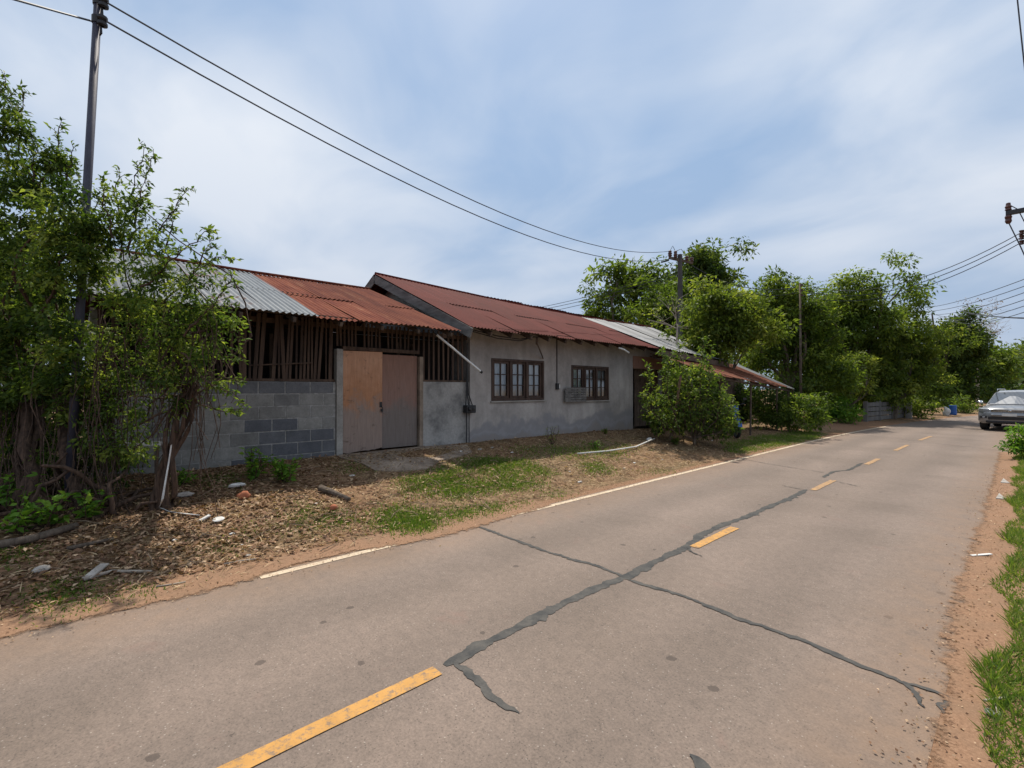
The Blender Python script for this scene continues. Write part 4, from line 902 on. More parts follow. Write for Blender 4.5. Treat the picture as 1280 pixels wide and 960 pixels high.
# thin pole at x=1000
pt3 = at_d(1000, 354, 20.4); pb3 = Vector((pt3.x, pt3.y, gh(pt3.x, pt3.y)))
tp = thing('utility_pole', 'slim plain concrete pole between the roadside trees, right of the rusty lean-to', 'pole', pb3)
m = MB(); m.tube([pb3-Vector((0, 0, .2)), pt3], [.06, .038], 10); m.build('shaft', MT['bark'], tp, smooth=True)
for k in range(3): m = MB(); m.lathe(pt3+Vector((.08, -.04, -.1-.22*k)), [(.02, -.05), (.05, -.04), (.03, 0), (.05, .04), (.02, .05)], 8); m.build('insulator', MT['redins'], tp)
# pole on the right, out of frame, with its crossarm in view
rY = 18.; rX = .17
rp = thing('utility_pole', 'roadside pole at the right edge with a dark crossarm carrying brown insulators', 'pole', (rX, rY, gh(rX, rY)))
zc = at_x(1267, 265, 0).z; r_ = ray(1262, 266); zc = CAMH+r_.z*(rY/r_.y)
m = MB(); m.loft([[(rX+sx*w_, rY+sy*w_, z) for sx, sy in ((-1, -1), (1, -1), (1, 1), (-1, 1))] for w_, z in ((.13, -.1), (.09, zc+.5))], closed=True); m.build('shaft', MT['polecon'], rp)
xl_ = CL.x+ray(1257, 266).x*(rY/ray(1257, 266).y)
m = MB(); m.beam((xl_, rY, zc), (rX+(rX-xl_), rY, zc), .10, .12); m.build('crossarm', MT['blackgloss'], rp, bev=.01)
for x in (xl_+.05, xl_+.42, rX+.35):
    m = MB(); m.lathe((x, rY, zc+.06), [(.03, 0), (.07, .02), (.055, .06), (.07, .1), (.05, .14), (.045, .2), (0, .22)], 10); m.build('insulator', MT['redins'], rp); m = MB(); m.lathe((x, rY, zc-.06), [(.055, 0), (.075, -.05), (.06, -.1), (.07, -.16), (.04, -.22), (0, -.23)], 10); m.build('insulator', MT['redins'], rp)
m = MB(); m.tube([(xl_+.06, rY, zc-.28), (xl_+.25, rY, zc-.9), (rX-.02, rY-.05, zc-1.6)], .014, 5); m.tube([(xl_+.06, rY, zc+.22), (xl_+.22, rY, zc+.05), (xl_+.38, rY, zc-.45), (xl_+.25, rY, zc-.65)], .012, 5); m.build('jumper', MT['wire'], rp)
rack = []
m = MB(); m.beam((rX-.1, rY-.12, zc-.55), (rX-.1, rY-.12, zc-1.15), .03, .04)
for k, py in enumerate((290.5, 296.5, 303)):
    rr_ = ray(1277, py); t_ = rY/rr_.y; q = CL+rr_*t_; rack.append(q); m.lathe(q, [(.02, -.06), (.055, -.05), (.035, 0), (.055, .05), (.02, .06)], 9); m.tube([q, (rX-.05, rY-.05, q.z)], .015, 5)
m.build('spool_rack', MT['redins'], rp)
# wires
catw('power_line', ins[0]+RT*.1, tips[0], .95, .011, 'upper of the two long wires from the grey metal pole at far left', 'wire')
catw('power_line', ins[1]+RT*.1, tips[1]-Vector((0, 0, .3)), 1.05, .011, 'lower of the two long wires from the grey metal pole at far left', 'wire')
d1 = at_d(38, 0, 4.2); catw('power_line', ins[1]-RT*.06, ins[1]-RT*.06+(d1-ins[1])*5, .03, .011, 'short stretch of wire leaving the grey metal pole towards the upper left corner', 'wire')
for k, (pl, q) in enumerate((((652, 381), (770, 352)), ((662, 382), (780, 354)), ((676, 384), (790, 356)))):
    catw('power_line', at_d(845+k*3, 338+k*3, 22), at_d(pl[0]-90, pl[1]+17, 30), .45, .013, 'thin wire running from behind the red roof to the pole among the trees', 'wire', 'wires behind the red roof')
for k in range(3):
    catw('power_line', rack[k], pt3+Vector((.1, -.05, -.1-.22*k)), .75, .011, ['top', 'middle', 'bottom'][k]+' wire of the three sagging from the right pole rack to the slim plain pole', 'wire')
for k in range(2): catw('power_line', pt3+Vector((-.1, 0, -.15-.25*k)), tips[3]-Vector((0, 0, .3+.3*k)), .5, .014, ['upper', 'lower'][k]+' wire between the slim plain pole and the crossarm pole behind the house', 'wire')
far = [at_d(1118, 383, 36), at_d(1125, 386, 36), at_d(1140, 389, 36), at_d(1160, 390, 36), at_d(1170, 393, 36), at_d(1180, 396, 36)]
for k, (py, f_) in enumerate(zip((343, 352, 360, 369, 377, 385), far)):
    q = CL+ray(1296, py)*((rY)/ray(1296, py).y); catw('power_line', q, f_, .45, .010, 'thin wire rising to the right over the far trees', 'wire', 'parallel wires over the far trees')
q = CL+ray(1296, 398)*(rY/ray(1296, 398).y); catw('cable', q, at_d(1200, 388, 34), .12, .022, 'thick black cable bundle in front of the leafless tree', 'cable')
q = at_d(1282, 95, 9.0); catw('cable', at_d(1271, -8, 9.0), q, .02, .012, 'pale cable dropping down the upper right corner of the sky', 'cable')

# ------------------------------------------------------------------ trees and shrubs
def limb(m, a, b, r0, r1, jit=.08, n=5, seg=5, sag=0.):
    a, b = Vector(a), Vector(b); L_ = (b-a).length; pts = []
    o1 = Vector((random.gauss(0, 1), random.gauss(0, 1), random.gauss(0, .5)))*L_*jit
    for k in range(n+1):
        t_ = k/n; p = a.lerp(b, t_)+o1*math.sin(t_*math.pi)+Vector((random.gauss(0, 1), random.gauss(0, 1), random.gauss(0, 1)))*L_*jit*.18*(0 < k < n)
        p.z += sag*math.sin(t_*math.pi)*L_; pts.append(p)
    m.tube(pts, [r0+(r1-r0)*k/n for k in range(n+1)], seg, cap=False); return pts
def ell_clumps(ells, d, n, crad):
    """clump centres spread through pixel ellipses carried to depth d"""
    C_ = []; areas = np.array([e[2]*e[3] for e in ells], float); cnt = np.maximum(2, n*areas/areas.sum()).astype(int)
    cents = []
    for e, k in zip(ells, cnt):
        dd = d+(e[4] if len(e) > 4 else 0); c = np.array(at_d(e[0], e[1], dd)); s = dd/F_PX
        v = unit(rng.normal(0, 1, (k, 3)))*(rng.random((k, 1))**.42); v *= np.where(rng.random((k, 1)) < .2, rng.uniform(1.05, 1.32, (k, 1)), 1.)
        C_.append(c+v[:, :1]*np.array(RT)*e[2]*s+v[:, 1:2]*np.array([0, 0, 1.])*e[3]*s+v[:, 2:3]*np.array(FW)*e[2]*s*.75); cents.append(Vector(c))
    return np.concatenate(C_), cents
def leaves_at(C_, crad, per, ll, mat, name, parent, var=.16, asp=.42, droop=.25, base=.45, flat=.75):
    k = len(C_); rad = crad*rng.uniform(.6, 1.35, k); n = k*per; idx = np.repeat(np.arange(k), per)
    g_ = rng.normal(0, 1, (n, 3)); g_ = unit(g_)*(rng.random((n, 1))**.5); g_[:, 2] *= flat
    P = C_[idx]+g_*rad[idx, None]
    D = g_+rng.normal(0, .55, (n, 3)); D[:, 2] -= droop
    N = rng.normal(0, .55, (n, 3)); N[:, 2] += .8
    L = ll*rng.uniform(.45, 1.45, n)*rng.uniform(.8, 1.2, k)[idx]; cl = rng.normal(0, var, k)
    rnd = base+cl[idx]+rng.normal(0, .17, n)
    return np_mesh(name, leaf_verts(P, D, N, L, L*asp), 4, mat, rnd, parent)
def tree(name, label, cat, ells, d, base_px, n, crad, per, ll, mat, trunk_r=.14, group=None, tmat='bark', base=.45, nl=26, split=.35, droop=.25, asp=.42, var=.22):
    C_, cents = ell_clumps(ells, d, n, crad)
    cen = C_.mean(0); rad = C_-cen; dist = np.linalg.norm(rad, axis=1, keepdims=True); far_ = (dist[:, 0] > np.quantile(dist, .72)) & (rad[:, 2] > -.4*dist[:, 0])
    push = far_ & (rng.random(len(C_)) < .3); C_[push] += (rad/np.maximum(dist, .01))[push]*crad*rng.uniform(.5, 1.5, (push.sum(), 1))
    keep = np.ones(len(C_), bool)
    for q in rng.permutation(np.flatnonzero(far_))[:max(3, n//22)]: keep &= (np.linalg.norm(C_-C_[q], axis=1) > crad*1.35)
    C_ = C_[keep]
    bp = at_d(base_px, 480, d); bp.z = gh(bp.x, bp.y)
    root = thing(name, label, cat, bp, group)
    m = MB(); mean = sum(cents, Vector())/len(cents); fork = bp.lerp(mean, split); fork.z = bp.z+(mean.z-bp.z)*split
    limb(m, bp-Vector((0, 0, .1)), fork, trunk_r, trunk_r*.72, .05, 5, 8)
    ends = []
    for c_ in cents: ends.append(limb(m, fork, c_, trunk_r*.55, trunk_r*.2, .09, 5, 6))
    for c_ in C_[rng.permutation(len(C_))[:nl]]:
        c_ = Vector(c_); e = min(ends, key=lambda q: (q[-1]-c_).length); s = e[random.choice((2, 3, 4))]
        limb(m, s, c_, trunk_r*.16, .008, .10, 4, 4)
    m.build('trunk', MT[tmat], root, smooth=True)
    leaves_at(C_, crad, per, ll, MT[mat], 'crown', root, base=base, droop=droop, asp=asp, var=var)
    return root

tree('tree', 'tall loose-crowned tree behind the house roof, left of the crossarm pole', 'tree', [(785, 325, 24, 22), (760, 345, 26, 20), (808, 345, 26, 26), (790, 368, 34, 22), (746, 372, 22, 14), (740, 392, 20, 10), (775, 398, 42, 24), (822, 372, 22, 26), (745, 402, 24, 14)], 28, 790, 120, .7, 80, .28, 'lf_mid', .16, base=.35)
tree('tree', 'dark round-topped tree rising highest behind the crossarm pole', 'tree', [(895, 322, 34, 18), (870, 335, 26, 22), (918, 335, 20, 20), (880, 362, 50, 30), (850, 385, 40, 35)], 31, 890, 170, .75, 120, .26, 'lf_dark', .2, base=.45)
tree('tree', 'bushy green tree directly behind the pale grey roof', 'tree', [(835, 385, 34, 34), (860, 400, 34, 34), (815, 405, 40, 24), (850, 425, 46, 28)], 25, 845, 130, .6, 120, .22, 'lf_mid', .15, base=.3)
tree('tree', 'yellow-green bushy tree leaning over the lean-to behind the shrub', 'tree', [(905, 365, 32, 24), (880, 390, 36, 28), (930, 385, 34, 30), (895, 425, 44, 24), (870, 428, 22, 16), (940, 415, 36, 26), (912, 400, 40, 30), (878, 446, 30, 11)], 17.5, 893, 220, .42, 110, .15, 'lf_yellow', .09, base=.42)
tree('tree', 'dense green tree standing behind the rusty lean-to', 'tree', [(968, 372, 32, 24), (950, 405, 40, 38), (990, 395, 40, 36), (1012, 392, 26, 24), (1012, 430, 44, 44), (978, 440, 46, 22), (1030, 465, 36, 34), (958, 356, 16, 9), (1000, 368, 16, 10), (1018, 485, 30, 14)], 21.5, 985, 250, .5, 120, .17, 'lf_mid', .16, base=.42)
tree('tree', 'tall roadside tree with an open bright crown above the slim pole', 'tree', [(1095, 350, 34, 13), (1128, 360, 18, 14), (1075, 368, 38, 24), (1045, 385, 38, 30), (1110, 385, 36, 26), (1070, 415, 50, 34), (1040, 430, 36, 44), (1030, 372, 20, 14)], 25, 1065, 240, .6, 115, .19, 'lf_mid', .2, base=.5)
tree('tree', 'broad drooping tree over the low grey fence', 'tree', [(1130, 420, 48, 32), (1165, 440, 30, 24), (1100, 440, 50, 36), (1145, 465, 48, 24), (1085, 470, 40, 28), (1120, 490, 55, 16), (1172, 462, 24, 14)], 25, 1115, 240, .5, 125, .17, 'lf_yellow', .18, base=.38, droop=.5)
tree('tree', 'very dark dome-shaped tree beyond the drooping tree', 'tree', [(1165, 392, 26, 16), (1195, 395, 22, 18), (1180, 420, 46, 30), (1200, 450, 34, 40), (1190, 485, 34, 30)], 38, 1190, 210, .85, 110, .30, 'lf_dark', .25, base=.35)
tree('tree', 'distant green tree at the road bend right of the dark dome', 'tree', [(1225, 435, 24, 18), (1245, 455, 24, 22), (1225, 470, 26, 26), (1215, 500, 22, 18)], 48, 1228, 150, 1.0, 100, .34, 'lf_mid', .25, base=.4)
tree('tree', 'pale yellow-green far tree at the right edge behind the car', 'tree', [(1262, 462, 26, 24), (1285, 450, 30, 28), (1255, 490, 30, 18), (1290, 485, 30, 25), (1235, 500, 18, 14)], 56, 1265, 160, 1.1, 100, .36, 'lf_far', .25, base=.4)
tree('tree', 'dark far crown touching the right edge above the pale far tree', 'tree', [(1284, 440, 14, 10), (1310, 445, 30, 22)], 62, 1300, 40, 1.1, 60, .4, 'lf_dark', .25)
tree('tree', 'green tree filling the skyline between the yellow-green tree and the slim plain pole', 'tree', [(942, 366, 22, 16), (925, 385, 30, 30), (957, 390, 28, 30), (940, 420, 40, 30)], 25, 942, 110, .55, 110, .19, 'lf_mid', .13, base=.45)
tree('tree', 'darker tree filling the gap just right of the slim plain pole', 'tree', [(1022, 372, 18, 14), (1040, 390, 24, 26), (1018, 402, 24, 26), (1040, 440, 30, 40)], 30, 1028, 100, .65, 110, .22, 'lf_dark', .15, base=.5)
tree('tree', 'small pale-leaved tree at the roadside below the tall open crown', 'tree', [(1060, 465, 22, 20), (1075, 450, 20, 18), (1050, 485, 20, 16), (1090, 482, 18, 14)], 22.5, 1062, 70, .36, 90, .14, 'lf_yellow', .06, base=.62)
# leafless tree
bt = at_d(1222, 480, 44); bt.z = gh(bt.x, bt.y); root = thing('bare_tree', 'thin pinkish leafless tree seen against the sky beyond the dark dome', 'tree', bt); m = MB()
for k in range(16):
    e = at_d(random.uniform(1203, 1252), random.uniform(374, 420), 44+random.uniform(-1.5, 1.5)); f_ = at_d(1222+random.uniform(-4, 4), random.uniform(418, 440), 44)
    pts = limb(m, f_, e, .045, .012, .08, 5, 4)
    for q in range(9):
        s = random.choice(pts[1:]); limb(m, s, s+Vector((random.gauss(0, .8), random.gauss(0, .8), random.uniform(-.1, 1.1))), .014, .006, .1, 3, 3)
limb(m, bt, at_d(1222, 425, 44), .16, .09, .03); m.build('trunk', MT['dead'], root)
C_ = np.array([at_d(random.uniform(1200, 1252), random.uniform(374, 428), 44+random.uniform(-2, 2)) for _ in range(60)]); leaves_at(C_, .6, 8, .16, MT['lf_brown'], 'crown', root, base=.7)
# pale dead branches near the crossarm pole
bt = at_d(848, 480, 17); bt.z = gh(bt.x, bt.y); root = thing('bare_tree', 'pale half-dead sapling with bare twigs in front of the pale grey roof end', 'tree', bt); m = MB()
limb(m, bt, at_d(847, 405, 17), .06, .03, .02)
for e in ((815, 393), (822, 372), (846, 370), (838, 380), (862, 408), (830, 412), (810, 400)):
    pts = limb(m, at_d(846, random.uniform(400, 415), 17), at_d(*e, 17+random.uniform(-.5, .5)), .018, .006, .08, 4, 4)
    for q in range(3): limb(m, pts[2+q % 2], pts[3]+Vector((random.gauss(0, .25), random.gauss(0, .25), random.uniform(-.1, .4))), .007, .004, .1, 3, 3)
m.build('trunk', MT['dead'], root)
C_ = np.array([at_d(random.uniform(812, 862), random.uniform(372, 412), 17+random.uniform(-.4, .4)) for _ in range(22)]); leaves_at(C_, .18, 9, .10, MT['lf_yellow'], 'crown', root, base=.6)
# background wood that closes the view under and behind the trees
C_ = []
for k in range(420):
    px = random.uniform(720, 1420); d = random.uniform(48, 70); C_.append(at_d(px, random.uniform(440, 504) if px > 1000 else random.uniform(425, 504), d))
stuff(leaves_at(np.array(C_), 1.9, 60, .55, MT['lf_dark'], 'far_wood', None, base=.4))

# understory bushes
def bush(label, ells, d, n, crad, per, ll, mat, base=.42, px=None, group=None, name='bush', nl=14, trunk_r=.04):
    return tree(name, label, 'bush', ells, d, px or ells[0][0], n, crad, per, ll, mat, trunk_r, group, base=base, nl=nl, split=.2)
bush('dark rounded bush spreading in front of the lean-to posts', [(985, 518, 40, 18), (1000, 508, 30, 16), (960, 522, 24, 14), (1018, 525, 18, 10)], 17.5, 70, .3, 90, .12, 'lf_mid', .28)
bush('bright low bush at the foot of the tall roadside tree', [(1048, 508, 18, 14), (1062, 518, 20, 10), (1040, 520, 12, 9)], 21.5, 40, .32, 80, .13, 'lf_bright', .35)
bush('leafy bush under the drooping tree, left of the blue barrel', [(1152, 500, 22, 12), (1145, 513, 22, 10), (1140, 512, 16, 9)], 26, 45, .38, 70, .16, 'lf_yellow', .4)
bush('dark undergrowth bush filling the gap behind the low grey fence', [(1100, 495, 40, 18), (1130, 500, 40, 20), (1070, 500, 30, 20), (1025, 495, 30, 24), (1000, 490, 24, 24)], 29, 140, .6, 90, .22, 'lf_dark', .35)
bush('small bush at the road bend, right of the blue barrel', [(1205, 508, 10, 8), (1200, 500, 14, 10), (1213, 505, 9, 9)], 31, 24, .4, 60, .18, 'lf_mid', .45)
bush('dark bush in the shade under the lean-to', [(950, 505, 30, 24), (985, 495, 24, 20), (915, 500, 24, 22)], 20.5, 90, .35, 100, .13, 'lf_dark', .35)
bush('bright green bush at the right edge in front of the car', [(1276, 548, 12, 14), (1268, 556, 10, 10), (1290, 545, 24, 22), (1274, 534, 7, 7)], 11.0, 46, .14, 70, .075, 'lf_bright', .62, px=1290)
# sprig standing in front of the bonnet
# shrub in front of the house
sh = tree('shrub', 'leafy green shrub growing in front of the dark doorway at the end of the house', 'shrub', [(868, 466, 18, 20), (846, 478, 16, 18), (822, 488, 10, 18), (830, 505, 18, 14), (890, 480, 14, 16), (868, 500, 34, 22), (900, 510, 16, 20), (825, 528, 14, 14), (885, 532, 36, 14), (853, 450, 9, 10), (884, 446, 10, 12), (912, 530, 14, 14), (850, 520, 22, 22)], 12.7, 868, 150, .19, 70, .10, 'lf_shrub', .05, base=.4, split=.12, nl=40, var=.2)
SHRUB_ARMS = True
m = MB(); limb(m, on_g(838, 550), at_d(851, 470, 11.8), .055, .03, .03, 6, 8); limb(m, on_g(855, 548), at_d(850, 500, 12.2), .02, .012, .05); limb(m, on_g(868, 547), at_d(882, 500, 12.2), .018, .01, .05); limb(m, on_g(898, 548), at_d(890, 500, 12.2), .018, .01, .05)
m.build('stem', MT['stemwood'], sh)

# ---- left mass: vine-smothered tree and trailing shrub
def spray_arms(arms, d, m, leafL, step, mat_arrays, tw=.22, jit=.02):
    """arching shoots (pixel polylines at depth d) carrying pinnate side twigs with leaves"""
    Ps, Ds = [], []
    for arm in arms:
        dd = d+random.uniform(-.25, .25); pts = [at_d(x, y, dd+random.uniform(-.05, .05)) for x, y in arm]
        fine = []
        for p, q in zip(pts, pts[1:]):
            nn = max(2, int((q-p).length/.06)); fine += [p.lerp(q, k/nn)+Vector((random.gauss(0, jit), random.gauss(0, jit), random.gauss(0, jit)))*.5 for k in range(nn)]
        fine.append(pts[-1]); m.tube(fine, [.012-.009*k/len(fine) for k in range(len(fine))], 4, cap=False)
        for k in range(2, len(fine), step):
            ax = (fine[min(k+1, len(fine)-1)]-fine[k-1]).normalized()
            for s in range(2):
                L_ = tw*random.uniform(.4, 1.1)*(1-.5*k/len(fine)); side = Vector((random.gauss(0, 1), random.gauss(0, 1), random.gauss(0, .8))).normalized()
                e = fine[k]+(side*.8+ax*.55).normalized()*L_; m.tube([fine[k], e], [.004, .002], 3, cap=False)
                for u in np.linspace(.25, 1, 5): Ps.append(fine[k].lerp(e, u)); Ds.append((e-fine[k]).normalized()*.5+Vector((random.gauss(0, .6), random.gauss(0, .6), random.gauss(-.1, .5))))
    P = np.array(Ps); D = np.array(Ds); n = len(P); N = rng.normal(0, .6, (n, 3)); N[:, 2] += .7; L = leafL*rng.uniform(.6, 1.3, n)
    mat_arrays.append((leaf_verts(P, D, N, L, L*.42), np.clip(rng.normal(.45, .2, n), 0, 1)))
def clump_arr(C_, crad, per, ll, base, var=.18, droop=.3, flat=.8):
    k = len(C_); idx = np.repeat(np.arange(k), per); n = k*per; g_ = unit(rng.normal(0, 1, (n, 3)))*(rng.random((n, 1))**.5); g_[:, 2] *= flat
    P = C_[idx]+g_*(crad*rng.uniform(.6, 1.4, k))[idx, None]; D = g_+rng.normal(0, .6, (n, 3)); D[:, 2] -= droop; N = rng.normal(0, .6, (n, 3)); N[:, 2] += .7
    L = ll*rng.uniform(.6, 1.35, n); return leaf_verts(P, D, N, L, L*.42), np.clip(base+rng.normal(0, var, k)[idx]+rng.normal(0, .15, n), 0, 1)
bp = on_g(40, 640); vt = thing('vine_tree', 'old tree smothered in green vines at the left edge beside the grey metal pole', 'tree', bp)
m = MB(); arr = []
ells = [(8, 150, 20, 40, -.2), (35, 215, 40, 36), (70, 200, 22, 24), (25, 270, 50, 50), (80, 270, 40, 40, -.45), (20, 340, 46, 46), (75, 335, 45, 42, -.4), (105, 300, 26, 34, -.4), (45, 400, 50, 36), (10, 440, 36, 40), (85, 415, 34, 40, -.4), (80, 470, 40, 34, -.3), (20, 520, 44, 34), (110, 520, 30, 40), (40, 575, 60, 34), (120, 585, 40, 34), (-60, 250, 70, 90), (-70, 400, 80, 90), (30, 480, 34, 24)]
C_, cents = ell_clumps(ells, 5.45, 470, .1)
arr.append(clump_arr(C_, .13, 72, .064, .46, .28))
spray_arms([[(60, 250), (72, 200), (76, 155)], [(30, 220), (20, 150), (5, 95)], [(10, 200), (4, 140), (-8, 90)], [(75, 260), (85, 215), (92, 185)], [(40, 230), (45, 190), (38, 165)], [(20, 160), (30, 120), (28, 112)], [(90, 300), (115, 270), (130, 240)]], 5.6, m, .06, 1, arr, .16)
fork = at_d(60, 470, 5.9)
for px in (15, 45, 70, 110): limb(m, on_g(px, 636)-Vector((0, 0, .1)), at_d(px*.6+30+random.uniform(-15, 15), 470, 5.9), .07, .045, .08, 7, 8)
for c_ in cents: limb(m, at_d(random.uniform(25, 95), random.uniform(430, 500), 5.9), c_, .03, .008, .12, 6, 5)
for k in range(110):   # dry hanging vine stems
    px = random.uniform(-20, 150); a_ = at_d(px, random.uniform(380, 520), 5.7+random.uniform(-.3, .3)); b_ = on_g(px+random.gauss(0, 14), random.uniform(622, 648)); limb(m, a_, b_, .006, .005, .06, 6, 3)
for k in range(20):    # gnarled roots
    px = random.uniform(-10, 170); a_ = on_g(px, random.uniform(628, 650))-Vector((0, 0, .04)); b_ = a_+Vector((random.uniform(-.3, .3), random.uniform(-.6, .6), random.uniform(.05, .6))); limb(m, a_, b_, random.uniform(.02, .05), .015, .2, 6, 6)
m.build('trunk', MT['vine'], vt, smooth=True)
np_mesh('crown', np.concatenate([a_[0] for a_ in arr]), 4, MT['lf_vine'], np.concatenate([a_[1] for a_ in arr]), vt)

bp = on_g(205, 632); vs_ = thing('vine_shrub', 'trailing vine shrub with a twisted brown stem hanging over the block wall', 'shrub', bp)
m = MB(); arr = []
for els, n_, pr in (([(165, 250, 20, 18), (150, 290, 30, 26), (190, 300, 18, 22), (120, 330, 24, 40)], 60, 34), ([(205, 345, 34, 20), (160, 345, 34, 28), (245, 350, 20, 12), (210, 385, 44, 22), (262, 388, 22, 20), (278, 410, 14, 28), (165, 395, 36, 32), (235, 410, 30, 26)], 110, 38),
                   ([(225, 430, 40, 24), (190, 445, 44, 28), (140, 440, 32, 34), (262, 445, 20, 26), (215, 478, 36, 22), (150, 490, 34, 30), (180, 525, 26, 26), (135, 545, 26, 26), (100, 500, 26, 34), (232, 505, 16, 16), (165, 575, 30, 22), (272, 480, 12, 10)], 120, 36)):
    C_, ce = ell_clumps(els, 5.2, n_, .1); cents = ce if pr == 34 else cents+ce; arr.append(clump_arr(C_, .12, pr, .056, .5, .24))
spray_arms([[(150, 320), (160, 260), (172, 215), (180, 185)], [(160, 320), (175, 240), (192, 195)], [(165, 330), (205, 280), (225, 250), (236, 236)], [(180, 360), (225, 315), (250, 295), (264, 287)], [(200, 380), (250, 335), (272, 322), (288, 322)], [(225, 440), (262, 480), (290, 492), (305, 505)], [(240, 460), (270, 470), (300, 478)], [(140, 300), (130, 250), (128, 225)], [(230, 420), (275, 370), (290, 345)], [(240, 420), (285, 400), (296, 420), (300, 450)], [(150, 300), (145, 240), (150, 215)], [(215, 470), (250, 505), (280, 515), (300, 512)], [(200, 330), (215, 285), (214, 262)], [(230, 360), (262, 310), (262, 292)], [(250, 390), (288, 380), (298, 400)]], 5.25, m, .06, 1, arr, .16)
for k in range(9):   # twisted bundle of stems
    a_ = on_g(196+random.uniform(-8, 14), 636)-Vector((0, 0, .08)); mid = at_d(214+random.uniform(-10, 10), 560, 5.3); b_ = at_d(238+random.uniform(-14, 14), 480, 5.4)
    ph = random.uniform(0, 6); pts = [a_.lerp(mid, t_) if t_ <= 1 else mid.lerp(b_, t_-1) for t_ in np.linspace(0, 2, 15)]
    pts = [p+RT*.035*math.sin(ph+k_*.75)+FW*.035*math.cos(ph+k_*.75) for k_, p in enumerate(pts)]; m.tube(pts, [.034-.018*q/14 for q in range(15)], 7, cap=False)
for c_ in cents: limb(m, at_d(random.uniform(215, 245), random.uniform(470, 520), 5.4), c_, .016, .005, .14, 7, 4)
for k in range(120):
    px = random.uniform(105, 275); a_ = at_d(px, random.uniform(370, 480), 5.3+random.uniform(-.3, .3)); limb(m, a_, a_+Vector((random.gauss(0, .1), random.gauss(0, .1), -random.uniform(.4, 1.5))), .005, .004, .08, 5, 3)
m.build('trunk', MT['vine'], vs_, smooth=True)
np_mesh('crown', np.concatenate([a_[0] for a_ in arr]), 4, MT['lf_shrub'], np.concatenate([a_[1] for a_ in arr]), vs_)
# dark thicket behind them closing the view at the left of the shed
bush('dark thicket behind the vine-covered tree at the left edge', [(0, 420, 90, 90), (-120, 350, 120, 120), (40, 520, 70, 60), (-60, 560, 100, 60), (20, 330, 50, 50)], 9.5, 330, .4, 120, .14, 'lf_dark', .35, trunk_r=.1)

m = MB(); arr = []
spray_arms([[(866, 543), (858, 480), (848, 434)], [(878, 543), (886, 480), (888, 440)], [(832, 543), (820, 500), (808, 462)], [(902, 543), (910, 515), (918, 500)], [(850, 543), (834, 490), (836, 448)], [(875, 543), (875, 470), (880, 426)], [(845, 543), (815, 515), (803, 492)], [(892, 543), (900, 500), (900, 476)], [(860, 543), (845, 470), (826, 440)], [(896, 543), (912, 532), (922, 526)]], 12.2, m, .105, 1, arr, .42)
m.build('shoots', MT['vine'], sh); np_mesh('foliage', np.concatenate([a_[0] for a_ in arr]), 4, MT['lf_shrub'], np.concatenate([a_[1] for a_ in arr])+.06, sh)
# ---- weeds
def weed(label, px, py, h, nst, ll, mat='lf_bright', spread=.5, per=16, group=None, base=.5, name='weed'):
    p0 = on_g(px, py); root = thing(name, label, 'weed', p0, group); m = MB(); Ps, Ds = [], []
    for k in range(nst):
        a_ = random.uniform(0, 6.28); e = p0+Vector((math.cos(a_)*h*spread*random.random(), math.sin(a_)*h*spread*random.random(), h*random.uniform(.55, 1.05)))
        pts = limb(m, p0-Vector((0, 0, .02)), e, .007, .003, .08, 5, 4)
        for q in range(per):
            u = random.uniform(.25, 1); i_ = min(4, int(u*5)); s = pts[i_].lerp(pts[i_+1], u*5-i_); Ps.append(s+Vector((random.gauss(0, .018), random.gauss(0, .018), random.gauss(0, .01)))); Ds.append((random.gauss(0, 1), random.gauss(0, 1), random.gauss(.15, .4)))
    m.build('stem', MT['vine'], root); P = np.array(Ps); n = len(P); N = rng.normal(0, .5, (n, 3)); N[:, 2] += .9; L = ll*rng.uniform(.6, 1.3, n)
    np_mesh('foliage', leaf_verts(P, np.array(Ds), N, L, L*.5), 4, MT[mat], np.clip(rng.normal(base, .2, n), 0, 1), root); return root
weed('leafy green weed against the block wall, taller left one of a pair', 318, 601, .44, 15, .075, spread=.5)
weed('leafy green weed against the block wall, bushier right one of a pair', 357, 603, .34, 16, .08, spread=.75)
weed('small green weed by the foot of the twisted vine stem', 228, 606, .2, 9, .065, spread=.9)
weed('thin pale weed growing in front of the plastered wall between the windows', 690, 556, .42, 8, .05, 'lf_shrub', .45, 9, base=.75)
weed('low green weed on the verge below the second window', 745, 562, .2, 6, .06, spread=.8)
weed('yellow-green tuft at the base of the plastered wall, right of the second window', 757, 543, .18, 6, .06, 'lf_yellow', .5)
weed('small green plant at the foot of the shrub by the white pole', 845, 556, .22, 8, .07, 'lf_shrub', .9)
for k, (px, py, h, lab) in enumerate(((25, 668, 0.32, 'broad-leaved green weed at the far left below the vines'), (60, 660, 0.36, 'bright green weed just left of the grey metal pole foot'), (108, 650, 0.30, 'bright green weed just right of the grey metal pole foot'), (5, 640, 0.43, 'tall green weed at the very left edge beneath the vine-smothered tree'), (160, 585, .45, 'bright young plant inside the vines in front of the white ledge'))):
    weed(lab, px, py, h, 9, .095, 'lf_bright', .9, 12, base=.5)

